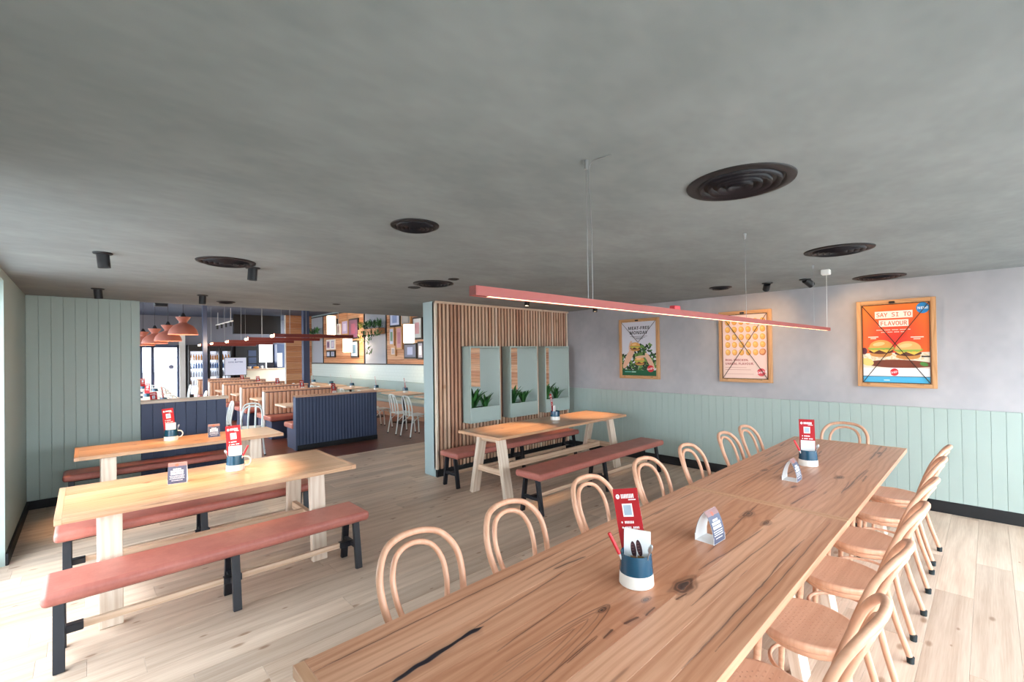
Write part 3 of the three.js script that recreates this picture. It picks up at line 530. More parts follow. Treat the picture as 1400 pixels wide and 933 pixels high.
const posters = [
  canvas(512, 768, (g, w, h) => {
    g.fillStyle = '#d9d8e2'; g.fillRect(0, 0, w, h);
    let s = 7; const r = () => (s = (s * 16807) % 2147483647) / 2147483647;
    for (let i = 0; i < 320; i++) { const y = 330 + r() * 380, x = r() * w; if (y < 470 && x < 200) continue; if (y < 450 && x > 430) continue; g.fillStyle = ['#2f5a30', '#1d3b22', '#4d7a3a', '#16291b', '#6b9147'][Math.floor(r() * 5)]; g.save(); g.translate(x, y); g.rotate(r() * 6); g.beginPath(); g.ellipse(0, 0, 34, 13, 0, 0, 7); g.fill(); g.restore(); }
    g.fillStyle = '#e3b79c'; g.save(); g.translate(110, 500); g.rotate(0.5); g.beginPath(); g.ellipse(0, 0, 44, 190, 0, 0, 7); g.fill(); g.restore(); g.beginPath(); g.ellipse(135, 350, 26, 80, 0.15, 0, 7); g.fill();
    g.save(); g.translate(420, 560); g.rotate(-0.5); g.beginPath(); g.ellipse(0, 0, 34, 130, 0, 0, 7); g.fill(); g.restore();
    burger(g, 205, 350, 1.15); burger(g, 270, 555, 1.1); g.fillStyle = '#e3b79c'; g.beginPath(); g.ellipse(290, 500, 90, 18, -0.1, 0, 7); g.fill();
    g.fillStyle = '#0f5a38'; g.fillRect(0, 690, w, 78); g.fillStyle = '#7fd0c8'; g.fillRect(40, 712, 100, 9); g.fillStyle = '#dfe'; g.fillRect(146, 712, 66, 9);
    g.fillStyle = '#15151c'; g.font = 'bold 62px sans-serif'; g.textAlign = 'center'; g.fillText('MEAT-FREE', 262, 112); g.fillText('MONDAY', 258, 178);
    g.fillStyle = '#8a8a98'; g.fillRect(130, 206, 260, 6); g.fillRect(160, 222, 200, 6); g.fillStyle = '#3c3c48'; g.fillRect(215, 238, 110, 7); logo(g, 430, 668, 48);
  }),
  canvas(512, 768, (g, w, h) => {
    g.fillStyle = '#f0cdbf'; g.fillRect(0, 0, w, h);
    for (let j = 0; j < 5; j++) for (let i = 0; i < 6; i++) {
      const x = 58 + i * 80, y = 82 + j * 92; g.fillStyle = '#d98a2f'; g.beginPath(); g.ellipse(x + 3, y + 5, 30, 36, 0, 0, 7); g.fill();
      if (i === 5 && j === 4) { g.fillStyle = '#c5672a'; g.beginPath(); g.ellipse(x, y, 36, 40, 0.5, 0, 7); g.fill(); g.fillStyle = '#f0a057'; g.beginPath(); g.ellipse(x - 4, y - 4, 26, 30, 0.5, 0, 7); g.fill(); continue; }
      g.fillStyle = '#efae45'; g.beginPath(); g.ellipse(x, y, 27, 33, 0, 0, 7); g.fill(); g.fillRect(x - 26, y - 14, 52, 28); g.fillStyle = '#f7c768'; g.beginPath(); g.ellipse(x - 5, y - 8, 14, 15, 0, 0, 7); g.fill();
    }
    g.fillStyle = '#a3302c'; g.font = 'bold 38px sans-serif'; g.textAlign = 'left'; g.fillText('REAL CHICKEN.', 26, 560); g.fillText('UNREAL FLAVOUR.', 26, 604);
    g.fillStyle = '#c98f80'; g.fillRect(26, 634, 250, 5); g.fillRect(26, 660, 300, 5); g.fillRect(26, 712, 330, 4); logo(g, 440, 690, 46);
  }),
  canvas(560, 768, (g, w, h) => {
    const gr = g.createRadialGradient(280, 360, 40, 280, 330, 420); gr.addColorStop(0, '#dd3b2c'); gr.addColorStop(1, '#f0862a'); g.fillStyle = gr; g.fillRect(0, 0, w, h);
    g.fillStyle = '#f3e6da'; g.fillRect(112, 66, 316, 70); g.fillRect(146, 152, 248, 66); g.fillStyle = '#d0603f'; g.font = 'bold 54px monospace'; g.textAlign = 'center'; g.fillText('SAY SI TO', 270, 120); g.fillText('FLAVOUR', 270, 205);
    g.fillStyle = '#fbe3d2'; for (let i = 0; i < 26; i++) if (i % 6 !== 5) g.fillRect(124 + i * 11, 246, 8, 8); for (let i = 0; i < 18; i++) if (i % 5 !== 4) g.fillRect(164 + i * 11, 268, 8, 8);
    g.fillRect(50, 312, 90, 9); g.fillRect(70, 328, 50, 8); g.fillRect(408, 322, 104, 9); g.fillRect(430, 340, 56, 8);
    g.fillStyle = '#e9ddcb'; g.beginPath(); g.moveTo(0, 480); g.lineTo(w, 470); g.lineTo(w, 620); g.lineTo(0, 630); g.fill();
    g.fillStyle = '#e2c9a0'; for (let i = 0; i < 40; i++) { g.beginPath(); g.ellipse((i * 83) % 560, 490 + (i * 37) % 60, 16, 8, i, 0, 7); g.fill(); }
    g.fillStyle = '#7a3b28'; g.beginPath(); g.moveTo(60, 560); g.quadraticCurveTo(280, 520, 560, 570); g.lineTo(560, 610); g.quadraticCurveTo(280, 640, 60, 600); g.fill();
    g.fillStyle = '#e8cf7a'; g.beginPath(); g.ellipse(40, 565, 56, 36, 0.3, 0, 7); g.fill(); g.fillStyle = '#5b2a3a'; g.beginPath(); g.ellipse(14, 455, 24, 34, 0, 0, 7); g.fill(); g.fillStyle = '#4f8a3f'; g.beginPath(); g.ellipse(510, 585, 34, 18, 0.3, 0, 7); g.fill(); g.fillStyle = '#2c1d1c'; g.fillRect(490, 505, 70, 14);
    burger(g, 160, 425, 1.55, '#dca04f'); burger(g, 385, 445, 1.6, '#e0b06a');
    g.fillStyle = '#f2f2f4'; g.fillRect(0, 622, w, 90); g.fillStyle = '#1c2c4a'; g.fillRect(0, 704, w, 6); g.fillStyle = '#4fb2dc'; g.fillRect(0, 710, w, 58); g.fillStyle = '#e8f6fc'; g.fillRect(180, 740, 50, 7);
    g.fillStyle = '#2a8bd0'; g.beginPath(); g.arc(508, 52, 52, 0, 7); g.fill(); g.fillStyle = '#fff'; g.font = 'bold 34px sans-serif'; g.fillText('NEW!', 508, 64); logo(g, 270, 664, 36);
  })];
[['burgers held in two hands over leaves, headed meat-free Monday', -4.23, -3.52, 0], ['rows of golden nuggets on pink, headed real chicken', -2.605, -1.938, 1], ['two burgers on orange, headed say si to flavour', -1.047, -0.38, 2]].forEach(([what, z0, z1, i]) => {
  const y0 = 1.29, y1 = 2.255, W = z1 - z0, Hp = y1 - y0, p = thing('framed_poster', `timber mounted poster of ${what}`, 'poster', [RX, 0, 0], 0, 'posters with corded fronts'), m = 0.05;
  part('backing_board', at(cb(0.034, Hp, W, 0.003, 'y'), -0.019, (y0 + y1) / 2, (z0 + z1) / 2), M.frame, p);
  for (const z of [z0 + 0.02, z1 - 0.02]) part('frame_stile', at(cb(0.012, Hp, 0.04, 0.002, 'y', z), -0.042, (y0 + y1) / 2, z), M.frame, p);
  for (const y of [y0 + 0.02, y1 - 0.02]) part('frame_rail', at(cb(0.012, 0.04, W - 0.08, 0.002, 'z', y), -0.042, y, (z0 + z1) / 2), M.frame, p);
  const pg = new THREE.PlaneGeometry(W - 2 * m, Hp - 2 * m).rotateY(-Math.PI / 2);
  part('print', at(pg, -0.0372, (y0 + y1) / 2, (z0 + z1) / 2), std({ map: posters[i], roughness: 0.35 }), p);
  const a = [-0.05, y1 - m, z0 + m], b = [-0.05, y1 - m, z1 - m], c = [-0.05, y0 + m, z0 + m], d = [-0.05, y0 + m, z1 - m], mid = [-0.052, y1 - m - 0.01, (z0 + z1) / 2];
  for (const [s, e] of i === 0 ? [[a, [-0.05, (y0 + y1) / 2 + 0.1, (z0 + z1) / 2]], [b, [-0.05, (y0 + y1) / 2 + 0.1, (z0 + z1) / 2]]] : [[a, d], [b, c], [a, b], [a, c], [b, d], [c, d]]) part('cord', rod(s, e, 0.0035, 0.0035, 6), M.cord, p);
  part('clip', at(cb(0.025, 0.022, 0.05, 0.004), -0.055, y1 - 0.03, (z0 + z1) / 2 - 0.02), M.black, p);
  for (const z of [z0 + 0.1, z1 - 0.12]) part('peg', at(cb(0.02, 0.02, 0.03, 0.003), -0.052, y0 + 0.035, z), M.kraft, p);
});

// ------------------------------------------------------------------ planter boxes in the partition
const leafGeo = (() => {   // a long arching blade along +y
  const P = [], U = [], I = [], n = 7; for (let i = 0; i <= n; i++) { const f = i / n, w = 0.017 * Math.pow(Math.sin(Math.PI * Math.min(0.98, 0.12 + f * 0.86)), 0.7), y = 0.3 * f * (1 - 0.25 * f), z = 0.16 * f * f; P.push(-w, y, z + 0.006, 0, y, z, w, y, z + 0.006); U.push(0, f, 0.5, f, 1, f); }
  for (let i = 0; i < n; i++) for (const k of [0, 1]) { const a = i * 3 + k; I.push(a, a + 1, a + 3, a + 1, a + 4, a + 3); }
  const g = new THREE.BufferGeometry(); g.setAttribute('position', new THREE.Float32BufferAttribute(P, 3)); g.setAttribute('uv', new THREE.Float32BufferAttribute(U, 2)); g.setIndex(I); g.computeVertexNormals(); return g;
})();
NICHE.forEach(([x0, x1], i) => {
  const which = i === 0 ? 'next to the open passage' : i === 1 ? 'in the middle of the slatted wall' : 'next to the poster wall', t = 0.022, D = NF - SB, zc = (NF + SB) / 2;
  const b = new THREE.Group(), G = M.green; b.name = 'planter_box'; partition.add(b); b.userData.label = `pale green planter box ${which}`;
  for (const x of [x0 + t / 2, x1 - t / 2]) part('side_panel', cb(t, NY1 - NY0, D, 0.002), G, b, [x, (NY0 + NY1) / 2, zc]);
  part('top_panel', cb(x1 - x0 - 2 * t, t, D, 0.002), G, b, [(x0 + x1) / 2, NY1 - t / 2, zc]); part('bottom_panel', cb(x1 - x0 - 2 * t, t, D, 0.002), G, b, [(x0 + x1) / 2, NY0 + t / 2, zc]);
  part('front_panel', cb(x1 - x0 - 2 * t, 0.2, t, 0.002), G, b, [(x0 + x1) / 2, NY0 + t + 0.1, NF - t / 2 - 0.001]); part('rear_panel', cb(x1 - x0 - 2 * t, 0.2, t, 0.002), G, b, [(x0 + x1) / 2, NY0 + t + 0.1, SB + t / 2 + 0.001]);
  part('soil', cb(x1 - x0 - 2 * t, 0.15, D - 2 * t - 0.004, 0.002), M.soil, b, [(x0 + x1) / 2, NY0 + t + 0.075, zc]);
  [[x0 + 0.2, 1.35], [x1 - 0.17, 1.05]].forEach(([px, s], j) => {
    const pl = thing('leafy_plant', `${j ? 'smaller' : 'larger'} strappy green plant in the planter box ${which}`, 'plant', [px, NY0 + t + 0.148, zc + 0.06], rr(0, 6), 'plants in the planter boxes');
    const n = j ? 22 : 32;
    for (let k = 0; k < n; k++) { const l = part('leaf', leafGeo, [M.leaf, M.leafDark, M.leaf][k % 3], pl, [rr(-0.02, 0.02), 0, rr(-0.02, 0.02)]); const sc = s * rr(0.75, 1.15); l.scale.set(sc * 1.1, sc, sc * rr(0.3, 0.7)); l.rotation.set(rr(0, 0.35), k * 2.4 + rr(-0.3, 0.3), 0, 'YXZ'); }
    part('stem', rod([0, 0, 0], [0, 0.06, 0], 0.012, 0.008, 8), M.leafDark, pl);
  });
});

// ------------------------------------------------------------------ ceiling fittings
function vent(label, x, z, r, ledge) {
  const v = thing('ceiling_diffuser', label, 'air vent', [x, H, z], 0, 'round black ceiling diffusers');
  part('flange', lathe([[r, 0], [r * 0.985, -0.008], [r * 0.84, -0.011], [r * 0.8, 0.0]], 48), M.black, v);
  for (let i = 0; i < 4; i++) { const a = r * (0.76 - i * 0.17); part('cone_ring', lathe([[a, -0.003], [a * 0.97, -0.022 - 0.001 * i], [a - r * 0.1, -0.004], [a - r * 0.09, -0.002]], 40), M.blackMetal, v); }
  part('back_plate', new THREE.CylinderGeometry(r * 0.8, r * 0.8, 0.002, 40), M.black, v, [0, -0.0015, 0]);
}
vent('large round black ceiling diffuser over the streaked long table', 2.165, -0.77, 0.225);
vent('round black ceiling diffuser over the far half of the long table', 4.2, -0.785, 0.225);
vent('round black ceiling diffuser beside the poster wall corner', 6.1, -0.795, 0.225);
vent('round black ceiling diffuser between the window table and the long table', 1.41, -2.3, 0.14);
vent('round black ceiling diffuser over the window trestle table', 0.82, -4.13, 0.205);
vent('round black ceiling diffuser over the open floor before the slatted wall', 2.7, -4.05, 0.215);
vent('small round black ceiling diffuser between long table and slatted wall', 5.55, -2.21, 0.125);
vent('small round black ceiling diffuser before the dining room opening', 1.4, -7.1, 0.11);
[['beside the diffuser before the slatted wall, nearer the dining room', 2.69, -4.42, 0.07], ['beside the diffuser before the slatted wall, nearer the long table', 2.7, -3.69, 0.055], ['near the dining room opening', 2.67, -6.52, 0.055]].forEach(([w, x, z, r]) => {
  const d = thing('downlight', `small flush black recessed downlight ${w}`, 'downlight', [x, H, z], 0, 'flush downlights'); part('trim_ring', lathe([[r, 0], [r, -0.006], [r * 0.7, -0.008], [r * 0.66, 0]], 28), M.black, d); part('baffle', new THREE.CylinderGeometry(r * 0.7, r * 0.7, 0.002, 24), M.black, d, [0, -0.0015, 0]);
});
function spot(label, x, z, aim, power, angle = 0.42) {
  const s = thing('ceiling_spotlight', label, 'spotlight', [x, H, z], 0, 'black ceiling spotlights');
  part('mount_plate', lathe([[0.0001, -0.012], [0.05, -0.012], [0.056, -0.006], [0.056, 0]], 28), M.black, s);
  const dir = new THREE.Vector3(aim[0] - x, aim[1] - H, aim[2] - z).normalize(), q = new THREE.Quaternion().setFromUnitVectors(new THREE.Vector3(0, -1, 0), dir);
  const head = part('lamp_head', lathe([[0.0001, 0.002], [0.034, 0.002], [0.036, -0.002], [0.036, -0.1], [0.032, -0.1], [0.031, -0.085]], 28), M.black, s, [0, -0.008, 0]); head.quaternion.copy(q);
  part('lens', new THREE.CylinderGeometry(0.031, 0.031, 0.003, 24).translate(0, -0.087, 0), M.warmLamp, head);
  const l = new THREE.SpotLight('#ffc88c', power, 0, angle, 0.7, 2); l.position.set(x, H - 0.008, z).addScaledVector(dir, 0.104); l.target.position.set(...aim); l.castShadow = true; scene.add(l, l.target);
}
spot('black ceiling spotlight over the window trestle table, nearer the glazing', 0.1, -4.32, [0.25, 0.75, -4.4], 15, 0.36);
spot('black ceiling spotlight over the window trestle table, nearer the open floor', 1.04, -4.27, [0.95, 0.75, -4.35], 17, 0.36);
spot('black ceiling spotlight over the narrow table, before the green boards', 0.11, -6.53, [0.25, 0.75, -6.6], 15, 0.36);
spot('black ceiling spotlight over the narrow table, before the navy wall', 1.04, -6.5, [1.0, 0.75, -6.6], 17, 0.36);
spot('black ceiling spotlight over the slatted wall table, next to the passage', 4.47, -4.4, [4.1, 0.75, -4.25], 17, 0.36);
spot('black ceiling spotlight over the slatted wall table, next to the poster wall', 5.98, -4.35, [5.7, 0.75, -4.35], 17, 0.36);
spot('black ceiling spotlight aimed at the nugget poster', 5.62, -1.72, [6.5, 1.85, -2.15], 2.2, 0.8);
spot('black ceiling spotlight aimed at the orange poster', 5.66, -1.36, [6.5, 1.8, -0.8], 2.2, 0.8);

// linear pendant over the long table
{
  const p = thing('linear_pendant', 'slim salmon bar pendant light hung over the long table', 'pendant light', [0, 0, -1.085]), x0 = 0.87, x1 = 5.3, y = 1.915;
  part('housing', merge([bx(x0, x1, y + 0.011, y + 0.015, -0.017, 0.017), bx(x0, x1, y - 0.015, y + 0.011, -0.017, -0.014), bx(x0, x1, y - 0.015, y + 0.011, 0.014, 0.017)]), M.pinkMetal, p);
  for (const x of [x0 - 0.003, x1 + 0.003]) part('end_cap', cb(0.006, 0.031, 0.035, 0.001), M.pinkMetal, p, [x, y, 0]);
  part('led_strip', bx(x0 + 0.06, x1 - 0.01, y - 0.013, y - 0.01, -0.0138, 0.0138), M.led, p); part('end_plate', bx(x0, x0 + 0.06, y - 0.013, y - 0.01, -0.0138, 0.0138), M.pinkMetal, p);
  for (const x of [1.445, 3.13, 4.78]) { part('suspension_wire', rod([x, y + 0.015, 0], [x, H - 0.03, 0], 0.0014, 0.0014, 6), M.wire, p); part('wire_gripper', rod([x, H - 0.035, 0], [x, H, 0], 0.006, 0.01, 10), M.wire, p); }
  part('power_cable', tube([[1.475, y + 0.015, 0], [1.474, 2.2, 0], [1.47, H - 0.01, 0], [1.46, H - 0.004, 0.02], [1.47, H - 0.004, 0.1]], 0.0013, 24, 6), M.wire, p);
  part('red_bracket', cb(0.06, 0.02, 0.03, 0.003), M.red, p, [2.16, y + 0.024, 0]);
  part('canopy', merge([at(cb(0.07, 0.05, 0.07, 0.006), 5.15, H - 0.025, 0.02), rod([5.25, y + 0.015, 0], [5.17, H - 0.05, 0.02], 0.002, 0.002, 6)]), M.white, p);
  const l = new THREE.RectAreaLight('#ffd2a0', 6, x1 - x0 - 0.08, 0.026); l.position.set((x0 + x1) / 2 + 0.03, y - 0.0145, -1.085); l.rotation.x = -Math.PI / 2; scene.add(l);
}

// ------------------------------------------------------------------ dining room: booths
const BZ = [-8.8, -10.8, -12.75, -14.72, -16.68, -18.65], BX0 = 2.8, BX1 = 4.4, BH = 1.0;
const boothWhere = (i) => i === 0 ? 'nearest the low navy wall' : `${nth[i]} from the low navy wall`;
BZ.forEach((z, i) => {
  const b = thing('booth_bench', i === 0 ? 'navy panelled booth back with salmon seat, closing the row of booths' : `tan ribbed double booth bench with salmon seats, ${boothWhere(i)}`, 'booth', [BX0, 0, z], 0, 'booth benches'), L = BX1 - BX0;
  part('end_panel', cb(0.03, BH, 0.14, 0.004), i ? M.offWhite : M.navy, b, [0.015, BH / 2, 0]);
  part('back_core', cb(L - 0.03, BH - 0.03, 0.1, 0.004), M.navy, b, [L / 2 + 0.015, (BH - 0.03) / 2, 0]);
  part('cap_rail', cb(L, 0.03, 0.15, 0.004), M.tan, b, [L / 2, BH - 0.014, 0]);
  for (const s of i ? [-1, 1] : [-1]) {
    const zc = s * 0.32; part('seat_pad', new RoundedBoxGeometry(L, 0.1, 0.48, 3, 0.03), M.leather, b, [L / 2 - 0.02, 0.43, zc]);
    part('seat_base', cb(L - 0.05, 0.38, 0.4, 0.004), M.navy, b, [L / 2, 0.19, s * 0.3]);
    const rib = new THREE.CylinderGeometry(0.042, 0.042, 0.47, 10, 1, false).scale(1, 1, 0.6); const n = 18, list = []; for (let k = 0; k < n; k++) list.push(at(rib, 0.07 + k * (L - 0.12) / (n - 1), 0.72, s * 0.052)); part('ribbed_back', merge(list), M.tan, b);
  }
  if (!i) { part('skirting', cb(L, 0.09, 0.012, 0.002), M.base, b, [L / 2, 0.045, 0.062]); for (let k = 0; k < 26; k++) part('bead', new THREE.CylinderGeometry(0.03, 0.03, BH - 0.12, 6, 1, true).scale(1, 1, 0.25), M.navy, b, [0.05 + k * (L - 0.08) / 25, 0.09 + (BH - 0.12) / 2, 0.05]); }
});
for (let i = 0; i < BZ.length - 1; i++) {
  const z = (BZ[i] + BZ[i + 1]) / 2, t = thing('booth_table', `pale edged booth table between tan benches, ${boothWhere(i)}`, 'table', [BX0, 0, z], 0, 'booth tables');
  part('table_top', cb(1.5, 0.035, 0.68, 0.004), M.pale, t, [0.8, 0.74, 0]); part('pedestal', rod([0.75, 0.02, 0], [0.75, 0.725, 0], 0.04), M.black, t); part('foot', cb(0.5, 0.02, 0.4, 0.004), M.black, t, [0.75, 0.01, 0]);
  const c = thing('cutlery_holder', `ceramic holder on the booth table ${boothWhere(i)}`, 'holder', [3.95, 0.7575, z], 0, 'booth cutlery holders'); part('base', cupOuter, M.ceramic, c); part('glaze_band', cupBand, M.teal, c);
  const m = thing('menu_card', `red menu card standing on the booth table ${boothWhere(i)}`, 'menu', [3.95, 0.8, z - 0.03], 0.3, 'booth menu cards'); part('card', cardMenu, menuMat, m);
  const n = solo('napkin_pack', cardPlain, M.paper, `white napkin pack on the booth table ${boothWhere(i)}`, 'napkins', [3.95, 0.785, z - 0.005], 0.3, 'booth napkins');
  // bar pendant over each booth table
  const p = thing('booth_pendant', `dark red bar pendant over the booth table ${boothWhere(i)}`, 'pendant light', [2.75, 0, z], 0, 'booth bar pendants');
  part('bar', bx(0, 1.62, 2.12, 2.19, -0.035, 0.035), M.redBeam, p); for (const x of [0.3, 1.3]) part('suspension_wire', rod([x, 2.19, 0], [x, DH, 0], 0.004, 0.004, 6), M.wire, p);
  part('bulb', new THREE.SphereGeometry(0.032, 14, 10), M.warmLamp, p, [-0.04, 2.14, 0]);
  const l = new THREE.PointLight('#ffdcb4', 3, 0, 2); l.position.set(2.71, 2.14, z); l.castShadow = true; scene.add(l);
}

// ------------------------------------------------------------------ white metal chairs and tables
const mchair = (() => {
  const c = thing('metal_chair', '', 'chair', [0, 0, 0], 0, 'white metal chairs'), w = M.whiteMetal;
  part('seat', new RoundedBoxGeometry(0.37, 0.022, 0.36, 2, 0.01), w, c, [0, 0.45, 0]);
  part('back_frame', tube([[-0.19, 0, 0.25], [-0.175, 0.45, 0.18], [-0.17, 0.7, 0.21], [-0.12, 0.84, 0.24], [0, 0.865, 0.25], [0.12, 0.84, 0.24], [0.17, 0.7, 0.21], [0.175, 0.45, 0.18], [0.19, 0, 0.25]], 0.014, 60, 8), w, c);
  for (const x of [-0.06, 0.06]) part('back_slat', tube([[x, 0.45, 0.18], [x, 0.65, 0.2], [x * 0.9, 0.85, 0.245]], 0.014, 12, 6).scale(1, 1, 1), w, c);
  for (const s of [-1, 1]) { part('leg', tube([[s * 0.17, 0.44, -0.15], [s * 0.18, 0.3, -0.19], [s * 0.2, 0, -0.22]], 0.014, 14, 8), w, c); part('side_brace', tube([[s * 0.175, 0.38, -0.17], [s * 0.17, 0.42, 0], [s * 0.18, 0.3, 0.19]], 0.009, 14, 6), w, c); for (const [fx, fz] of [[0.2, -0.22], [0.19, 0.25]]) part('foot', new THREE.CylinderGeometry(0.018, 0.018, 0.02, 10).translate(0, 0.01, 0), M.black, c, [s * fx, 0, fz]); }
  return c;
})(); let mUsed = false;
function metalChair(label, x, z, turn, group) { if (!mUsed) { mUsed = true; mchair.position.set(x, 0, z); mchair.rotation.y = turn; mchair.userData.label = label; mchair.userData.group = group; return; } dup(mchair, label, [x, 0, z], turn, group); }
// along the art wall: banquette, tables, chairs facing the wall
{
  const q = thing('banquette', 'long pale banquette along the tiled picture wall', 'banquette', [6.55, 0, -12.9], 0);
  part('seat_pad', new RoundedBoxGeometry(0.5, 0.1, 12.6, 2, 0.03), paint('#a9b3ac', 0.6), q, [0, 0.43, 0]); part('seat_base', cb(0.44, 0.38, 12.6, 0.004), M.tan, q, [0.02, 0.19, 0]); part('backrest', new RoundedBoxGeometry(0.1, 0.45, 12.6, 2, 0.03), paint('#9fb0ad', 0.6), q, [0.26, 0.72, 0]);
}
[-8.75, -10.35, -11.95, -13.55, -15.15, -16.75].forEach((z, i) => {
  const w = i === 0 ? 'next to the slatted partition' : `${nth[i]} from the slatted partition`;
  const t = thing('cafe_table', `timber cafe table along the picture wall, ${w}`, 'table', [5.95, 0, z], 0, 'picture wall tables'); part('table_top', cb(0.7, 0.03, 1.1, 0.004, 'z'), M.ash, t, [0, 0.745, 0]); part('pedestal', rod([0, 0.02, 0], [0, 0.73, 0], 0.035), M.black, t); part('foot', cb(0.42, 0.02, 0.42, 0.004), M.black, t, [0, 0.01, 0]);
  const c = thing('cutlery_holder', `ceramic holder on the picture wall table ${w}`, 'holder', [6.0, 0.76, z], 0, 'picture wall cutlery holders'); part('base', cupOuter, M.ceramic, c); part('glaze_band', cupBand, M.teal, c);
  const m = thing('menu_card', `red menu card on the picture wall table ${w}`, 'menu', [6.0, 0.8, z], 1.2, 'picture wall menu cards'); part('card', cardMenu, menuMat, m);
  for (const [k, d] of [[0, 0.28], [1, -0.28]]) metalChair(`white chair on the ${k ? 'entrance' : 'partition'} side of the picture wall table ${w}`, 5.14, z + d, -Math.PI / 2 + rr(-0.08, 0.08), 'picture wall chairs');
});
metalChair('white metal chair standing at the end of the low navy wall, beside another', 2.0, -8.7, 2.5, 'chairs behind the low wall'); metalChair('white metal chair tucked close behind another by the low navy wall', 2.15, -9.25, 2.6, 'chairs behind the low wall');
// window side tables behind the low wall
[-10.2, -12.1, -14.0, -15.9, -17.8].forEach((z, i) => {
  const w = boothWhere(i), t = thing('cafe_table', `white topped cafe table behind the low wall, ${w}`, 'table', [0.75 + i * 0.1, 0, z], 0, 'white topped tables'); part('table_top', cb(1.5, 0.03, 0.75, 0.004), M.offWhite, t, [0, 0.745, 0]); part('pedestal', rod([0, 0.02, 0], [0, 0.73, 0], 0.04), M.black, t); part('foot', cb(0.5, 0.02, 0.5, 0.004), M.black, t, [0, 0.01, 0]);
  const c = thing('cutlery_holder', `ceramic cutlery holder on the white table ${w}`, 'holder', [0.9 + i * 0.1 + (i % 2) * 0.22, 0.76, z], 0, 'white table cutlery holders'); part('base', cupOuter, M.ceramic, c); part('glaze_band', cupBand, M.teal, c);
  const m = thing('menu_card', `red menu card on the white table ${w}`, 'menu', [0.9 + i * 0.1 + (i % 2) * 0.22, 0.8, z], [0.4, 1.3, -0.5, 1.5, 0.2][i], 'white table menu cards'); part('card', cardMenu, menuMat, m);
  metalChair(`white chair at the booth end of white table ${w}`, 1.85 + i * 0.1, z + 0.05, Math.PI / 2, 'white table chairs');
  metalChair(`white chair on the entrance side of white table ${w}`, 1.15 + i * 0.1, z - 0.64, Math.PI, 'white table chairs');
  metalChair(`white chair on the passage side of white table ${w}`, 1.2 + i * 0.1, z + 0.62, rr(-0.15, 0.15), 'white table chairs');
});

// ------------------------------------------------------------------ terracotta dome pendants
[[1.42, -10.9, 2.19], [1.32, -12.2, 2.1], [1.2, -13.4, 2.08], [1.08, -14.6, 2.06]].forEach(([x, z, y], i) => {
  const p = thing('dome_pendant', `terracotta double bell pendant lamp, ${boothWhere(i)}`, 'pendant light', [x, 0, z], 0, 'terracotta pendants');
  part('shade', lathe([[0.245, y], [0.242, y + 0.03], [0.22, y + 0.1], [0.16, y + 0.175], [0.085, y + 0.215], [0.06, y + 0.235], [0.07, y + 0.26], [0.105, y + 0.31], [0.125, y + 0.345], [0.118, y + 0.345], [0.09, y + 0.3], [0.05, y + 0.24], [0.08, y + 0.2], [0.15, y + 0.165], [0.21, y + 0.09], [0.235, y + 0.02]], 40), M.terracotta, p);
  part('socket_cap', lathe([[0.0001, y + 0.43], [0.02, y + 0.42], [0.05, y + 0.35], [0.05, y + 0.3]], 20), M.black, p); part('cable', rod([0, y + 0.42, 0], [0, DH, 0], 0.005, 0.005, 6), M.black, p);
  part('bulb', new THREE.SphereGeometry(0.04, 14, 10), M.warmLamp, p, [0, y + 0.1, 0]); const l = new THREE.PointLight('#ffd9b0', 1.5, 0, 2); l.position.set(x, y + 0.1, z); l.castShadow = true; scene.add(l);
});
